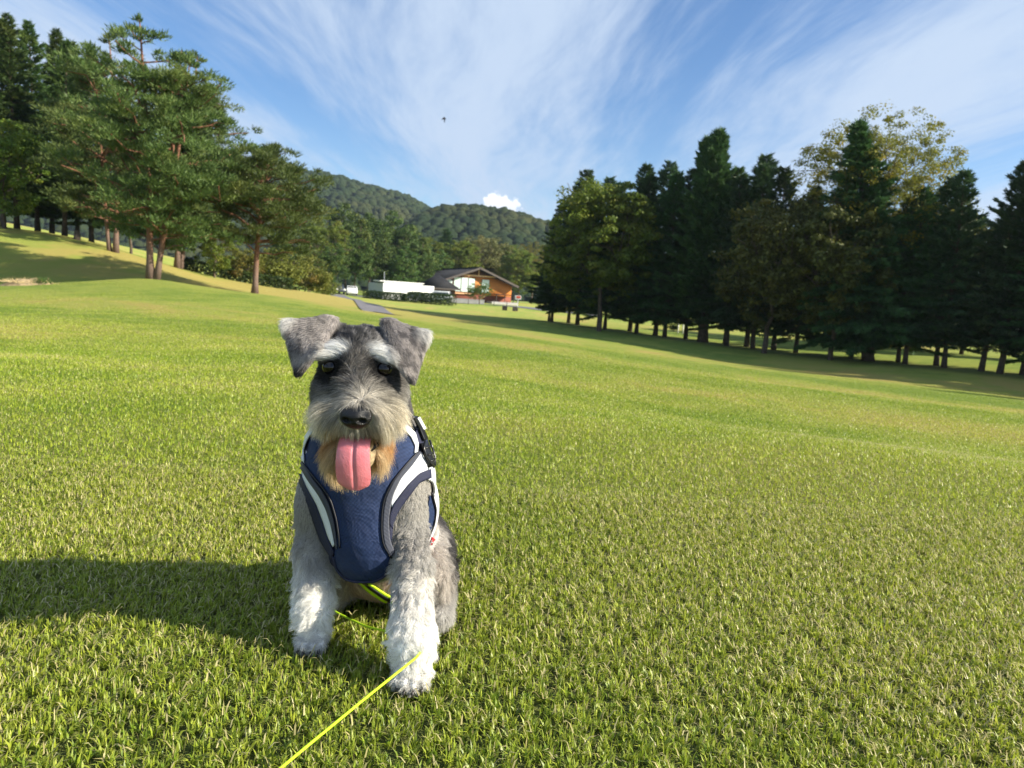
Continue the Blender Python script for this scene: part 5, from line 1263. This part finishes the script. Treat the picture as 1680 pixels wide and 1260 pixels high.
def mesh_cloth():
    """coarse air-mesh weave: pale knots on navy"""
    m, gg, out = mat('navy_air_mesh')
    tco = gg.node('ShaderNodeTexCoord').outputs['Object']; s = gg.node('ShaderNodeSeparateXYZ', in_0=tco).outputs
    k = 2 * math.pi / .0023
    a = gg.m('SINE', gg.m('MULTIPLY', gg.m('ADD', gg.m('MULTIPLY', s[0], .86), gg.m('MULTIPLY', s[2], .5)), k)); b = gg.m('SINE', gg.m('MULTIPLY', gg.m('SUBTRACT', gg.m('MULTIPLY', s[0], .5), gg.m('MULTIPLY', s[2], .86)), k))
    w = gg.m('MULTIPLY_ADD', gg.m('MULTIPLY', a, b), .5, .5); n = gg.noise(tco, 60, 4, .6)
    c = gg.mix(gg.mapr(w, .35, .85), (.005, .010, .036, 1), (.034, .074, .205, 1)); c = gg.mix(gg.mapr(n, .35, .7, 0, .45), c, (.008, .017, .06, 1))
    p_ = gg.node('ShaderNodeBsdfPrincipled', in_Base_Color=c); p_.inputs['Roughness'].default_value = .65; p_.inputs['Specular IOR Level'].default_value = .3
    bp = gg.node('ShaderNodeBump', in_Height=gg.m('ADD', gg.m('MULTIPLY', w, .0006), gg.m('MULTIPLY', gg.noise(tco, 38, 2, .5, 1.0), .006))); bp.inputs['Strength'].default_value = .9; bp.inputs['Distance'].default_value = 1.0
    gg.l.new(bp.outputs[0], p_.inputs['Normal']); gg.l.new(p_.outputs[0], out.inputs[0]); return m
def ribbed():
    m, gg, out = mat('ribbed_binding')
    y = gg.node('ShaderNodeSeparateXYZ', in_0=gg.node('ShaderNodeAttribute', attribute_name='strip').outputs['Vector']).outputs[1]
    w = gg.m('MULTIPLY_ADD', gg.m('SINE', gg.m('MULTIPLY', y, 2 * math.pi / .0018)), .5, .5)
    c = gg.mix(w, (.006, .007, .014, 1), (.10, .11, .15, 1)); p_ = gg.node('ShaderNodeBsdfPrincipled', in_Base_Color=c); p_.inputs['Roughness'].default_value = .5
    bp = gg.node('ShaderNodeBump', in_Height=w); bp.inputs['Strength'].default_value = .6; bp.inputs['Distance'].default_value = .0008
    gg.l.new(bp.outputs[0], p_.inputs['Normal']); gg.l.new(p_.outputs[0], out.inputs[0]); return m
M_navy, M_rib = mesh_cloth(), ribbed()
M_bind = plain('navy_binding', (.012, .015, .045), .6, .4, var=.2, scale=400, bump=.3, bscale=1500)
M_white = plain('white_nylon', (.62, .635, .67), .5, .4, var=.03, scale=30, bump=.15, bscale=120)
M_refl = plain('silver_reflective_tape', (.66, .69, .72), .38, .6, var=.05, scale=200, bump=.1)
M_black = plain('black_plastic', (.012, .012, .013), .28, .5, var=.2, scale=80)
M_blackcord = plain('black_cord', (.010, .011, .018), .5, .4, var=.2, scale=300)
M_red = plain('red_label', (.62, .02, .03), .5, .4, var=.1, scale=200)
M_neon = plain('neon_yellow', (.52, .80, .02), .5, .4, var=.1, scale=300, bump=.3, bscale=1500)

vest = empty('vest', (0, 0, 0)); vest.parent = dog; vest['label'] = 'navy mesh dog vest with white side panels and silver tape'
# white shell round flanks and back, armholes left open
cen = fv[fq].mean(1); x, y, z = cen.T
low = np.where(y < 1.06, .112, .112 - (y - 1.06) * .22)
keep = (z > low) & (z < .305 + np.clip(y - 1.03, 0, 1) * .15)
for nm in 'lr':
    c_, r_ = AH[nm]; keep &= ((((cen - c_) / (r_ * 1.0)) ** 2).sum(1) > 1.0)
kq = fq[keep]; used, inv = np.unique(kq.ravel(), return_inverse=True)
shell_me = mesh_np('vest_shell', fv[used] - DOG, inv.reshape(-1, 4), [M_white, M_bind], True)
shell_me.polygons.foreach_set('material_index', ((cen[keep][:, 2] > .268) | (cen[keep][:, 1] < 1.025)).astype(np.int32))
shell = link('shell', shell_me, vest); shell['label'] = 'white nylon shell round the flanks and back'
sm = shell.modifiers.new('thick', 'SOLIDIFY'); sm.thickness = .003; sm.offset = -1

Lin = [(520, 690), (506, 708), (499, 728), (498, 748), (501, 761), (519, 784), (536, 804), (546, 823), (553, 851), (556, 876), (553, 896), (549, 910), (554, 932), (568, 947), (584, 951)]
Rin = [(660, 688), (676, 704), (684, 722), (684, 738), (679, 745), (664, 763), (643, 789), (630, 816), (626, 840), (625, 872), (628, 894), (640, 915), (638, 930), (630, 943), (613, 951)]
panel('chest_panel', Lin, Rin, M_navy, .0022, vest, 60, 34, .0025)
cord('piping_cord', [(501, 761), (519, 784), (536, 804), (546, 823), (554, 851), (558, 876), (560, 898)], M_blackcord, .0034, .0013, vest)
cord('piping_cord', [(683, 742), (664, 763), (643, 789), (630, 816), (626, 840), (625, 872), (628, 894), (641, 914)], M_blackcord, .0034, .0013, vest)
panel('ribbed_trim', [(499, 757), (515, 784), (532, 806), (543, 828), (550, 853), (554, 878), (556, 898)], [(494, 764), (509, 789), (525, 811), (537, 834), (545, 858), (550, 880), (554, 900)], M_rib, .0040, vest, 44, 5)
panel('ribbed_trim', [(681, 742), (665, 763), (645, 789), (632, 816), (628, 840), (627, 872), (630, 894), (641, 913)], [(689, 742), (674, 764), (656, 785), (644, 810), (640, 829), (637, 853), (638, 883), (646, 905)], M_rib, .0040, vest, 44, 6)
panel('reflective_band', [(502, 772), (515, 791), (530, 813), (541, 840), (547, 868), (551, 893)], [(499, 783), (508, 801), (522, 826), (533, 855), (541, 880), (549, 896)], M_refl, .0036, vest, 40, 5)
panel('armhole_binding', [(499, 780), (507, 800), (521, 826), (532, 855), (541, 882), (551, 905)], [(492, 776), (497, 802), (509, 830), (519, 858), (529, 886), (547, 915)], M_bind, .0042, vest, 40, 6)
panel('reflective_band', [(521, 704), (508, 722), (502, 738), (503, 757)], [(514, 703), (501, 722), (496.5, 742), (500, 757)], M_refl, .0046, vest, 26, 5)
panel('reflective_band', [(656, 701), (671, 717), (678, 732), (677, 744)], [(663, 695), (678, 711), (683, 729), (682, 742)], M_refl, .0046, vest, 26, 5)
panel('side_panel', [(689, 742), (674, 764), (656, 785), (644, 810), (641, 826)], [(698, 760), (700, 771), (670, 793), (656, 811), (642, 832)], M_white, .0030, vest, 36, 8)
panel('armhole_binding', [(703, 770), (686, 776), (669, 793), (656, 810), (644, 827), (638, 843), (638, 860)], [(704, 784), (686, 791), (673, 808), (660, 826), (650, 842), (644, 857), (643, 868)], M_bind, .0046, vest, 44, 6)
panel('mesh_inset', [(704, 812), (701, 830), (700, 850), (697, 880)], [(707, 814), (712, 836), (709, 860), (698, 884)], M_navy, .0020, vest, 24, 8)
cord('piping_cord', [(705, 808), (712, 836), (709, 860), (698, 886)], M_blackcord, .0036, .0016, vest, 24)
# lower edge binding
cord('hem_cord', [(549, 912), (554, 933), (568, 948), (584, 952), (613, 952), (630, 944), (638, 931)], M_bind, .0026, .0022, vest)
# red label at the flank
def slab(name, px0, py0, px1, py1, wpx, m, off, parent, thick=.002, tree=None):
    d = np.array([px1 - px0, py1 - py0], float); d /= np.linalg.norm(d); n = np.array([-d[1], d[0]]) * wpx / 2
    return panel(name, [(px0 - n[0], py0 - n[1]), (px1 - n[0], py1 - n[1])], [(px0 + n[0], py0 + n[1]), (px1 + n[0], py1 + n[1])], m, off, parent, 8, 6, thick, tree)
rl = slab('brand_tab', 705, 884, 714, 899, 11, M_red, .0075, vest); rl['label'] = 'small red woven tab'
slab('tab_print', 707, 887, 712, 896, 4, M_white, .0083, rl, .0012)
# side-release buckle and its webbing over the shoulder
wb = panel('webbing', [(672, 684), (684, 704), (692, 724)], [(680, 683), (690, 702), (698, 722)], M_black, .0050, vest, 16, 5)
slab('webbing_edge', 681, 686, 692, 706, 4, M_white, .0058, wb, .0012)
bk = slab('buckle', 691, 727, 704, 766, 10, M_black, .0068, vest, .005)
def on_pts(pl, off): return on_form(pl, off)[0]
for a, b in (((690, 738), (698, 734)), ((694, 749), (702, 745)), ((698, 759), (706, 755))):
    q = on_pts([a, ((a[0] + b[0]) / 2, (a[1] + b[1]) / 2), b], .0085); v, f = tube_np(q - DOG, .0012, 8); link('buckle_rib', mesh_np('buckle_rib', v, f, [M_black], True), bk)
q = on_pts([(690, 726), (688, 738), (692, 750), (699, 762), (704, 768)], .0080); v, f = tube_np(q - DOG, .0018, 8); link('buckle_prong', mesh_np('buckle_prong', v, f, [M_black], True), bk)
q = on_pts([(698, 724), (703, 738), (707, 752), (707, 765)], .0066); v, f = tube_np(q - DOG, .0016, 8); link('buckle_prong', mesh_np('buckle_prong', v, f, [M_black], True), bk)
# neon belly strap
bs = panel('belly_strap', [(584, 948), (604, 968), (626, 983), (646, 992)], [(598, 946), (616, 960), (634, 972), (650, 980)], M_neon, .0040, vest, 24, 6, .0018, BODY, field)
panel('strap_stripe', [(590, 947), (609, 965), (629, 979), (647, 988)], [(596, 946.5), (613, 962), (632, 975), (649, 984)], M_blackcord, .0050, bs, 24, 4, .0012, BODY, field)

# ------------------------------------------------------------------ the neon leash round the near front leg
lp = np.array([(-.262, 1.075, .020), at(558, 1008, 1.06), at(600, 1028, 1.02), (-.150, .965, .038), (-.128, .950, .042), (-.104, .946, .045), (-.092, .934, .046), (-.090, .912, .047), (-.095, .893, .049), at(684, 1078, .877), at(670, 1089, .862),
               at(640, 1113, .825), at(600, 1145, .790), at(560, 1178, .757), at(510, 1219, .718), at(462, 1259, .680), at(400, 1312, .640), (-.22, .52, .03), (-.10, .30, .05), (.05, .05, .10)])
lp[:, 2] = np.maximum(lp[:, 2], .012)
s_ = np.linspace(0, len(lp) - 1, 140); q = np.stack([np.interp(s_, np.arange(len(lp)), lp[:, k]) for k in range(3)], 1)
for _ in range(4): q[1:-1] = (q[:-2] + 2 * q[1:-1] + q[2:]) / 4
org = q[70].copy(); v, f = tube_np(q - org, .00165, 8)
leash = link('leash', mesh_np('leash', v, f, [M_neon], True), None, org); tag(leash, 'thin neon yellow leash looped round the dog\'s front leg', 'leash')
# ------------------------------------------------------------------ afternoon haze
hm, gg, out = mat('haze')
pv_ = gg.node('ShaderNodeVolumePrincipled'); pv_.inputs['Color'].default_value = (.62, .76, .95, 1); pv_.inputs['Density'].default_value = .00012; pv_.inputs['Anisotropy'].default_value = .2
gg.l.new(pv_.outputs[0], out.inputs['Volume'])
bm = bmesh.new(); box(bm, (0, 1150, 105), (5600, 5000, 232)); hz = link('haze', bm_mesh('haze', bm, [hm])); tag(hz, 'thin bluish haze over the far hills', kind='stuff')
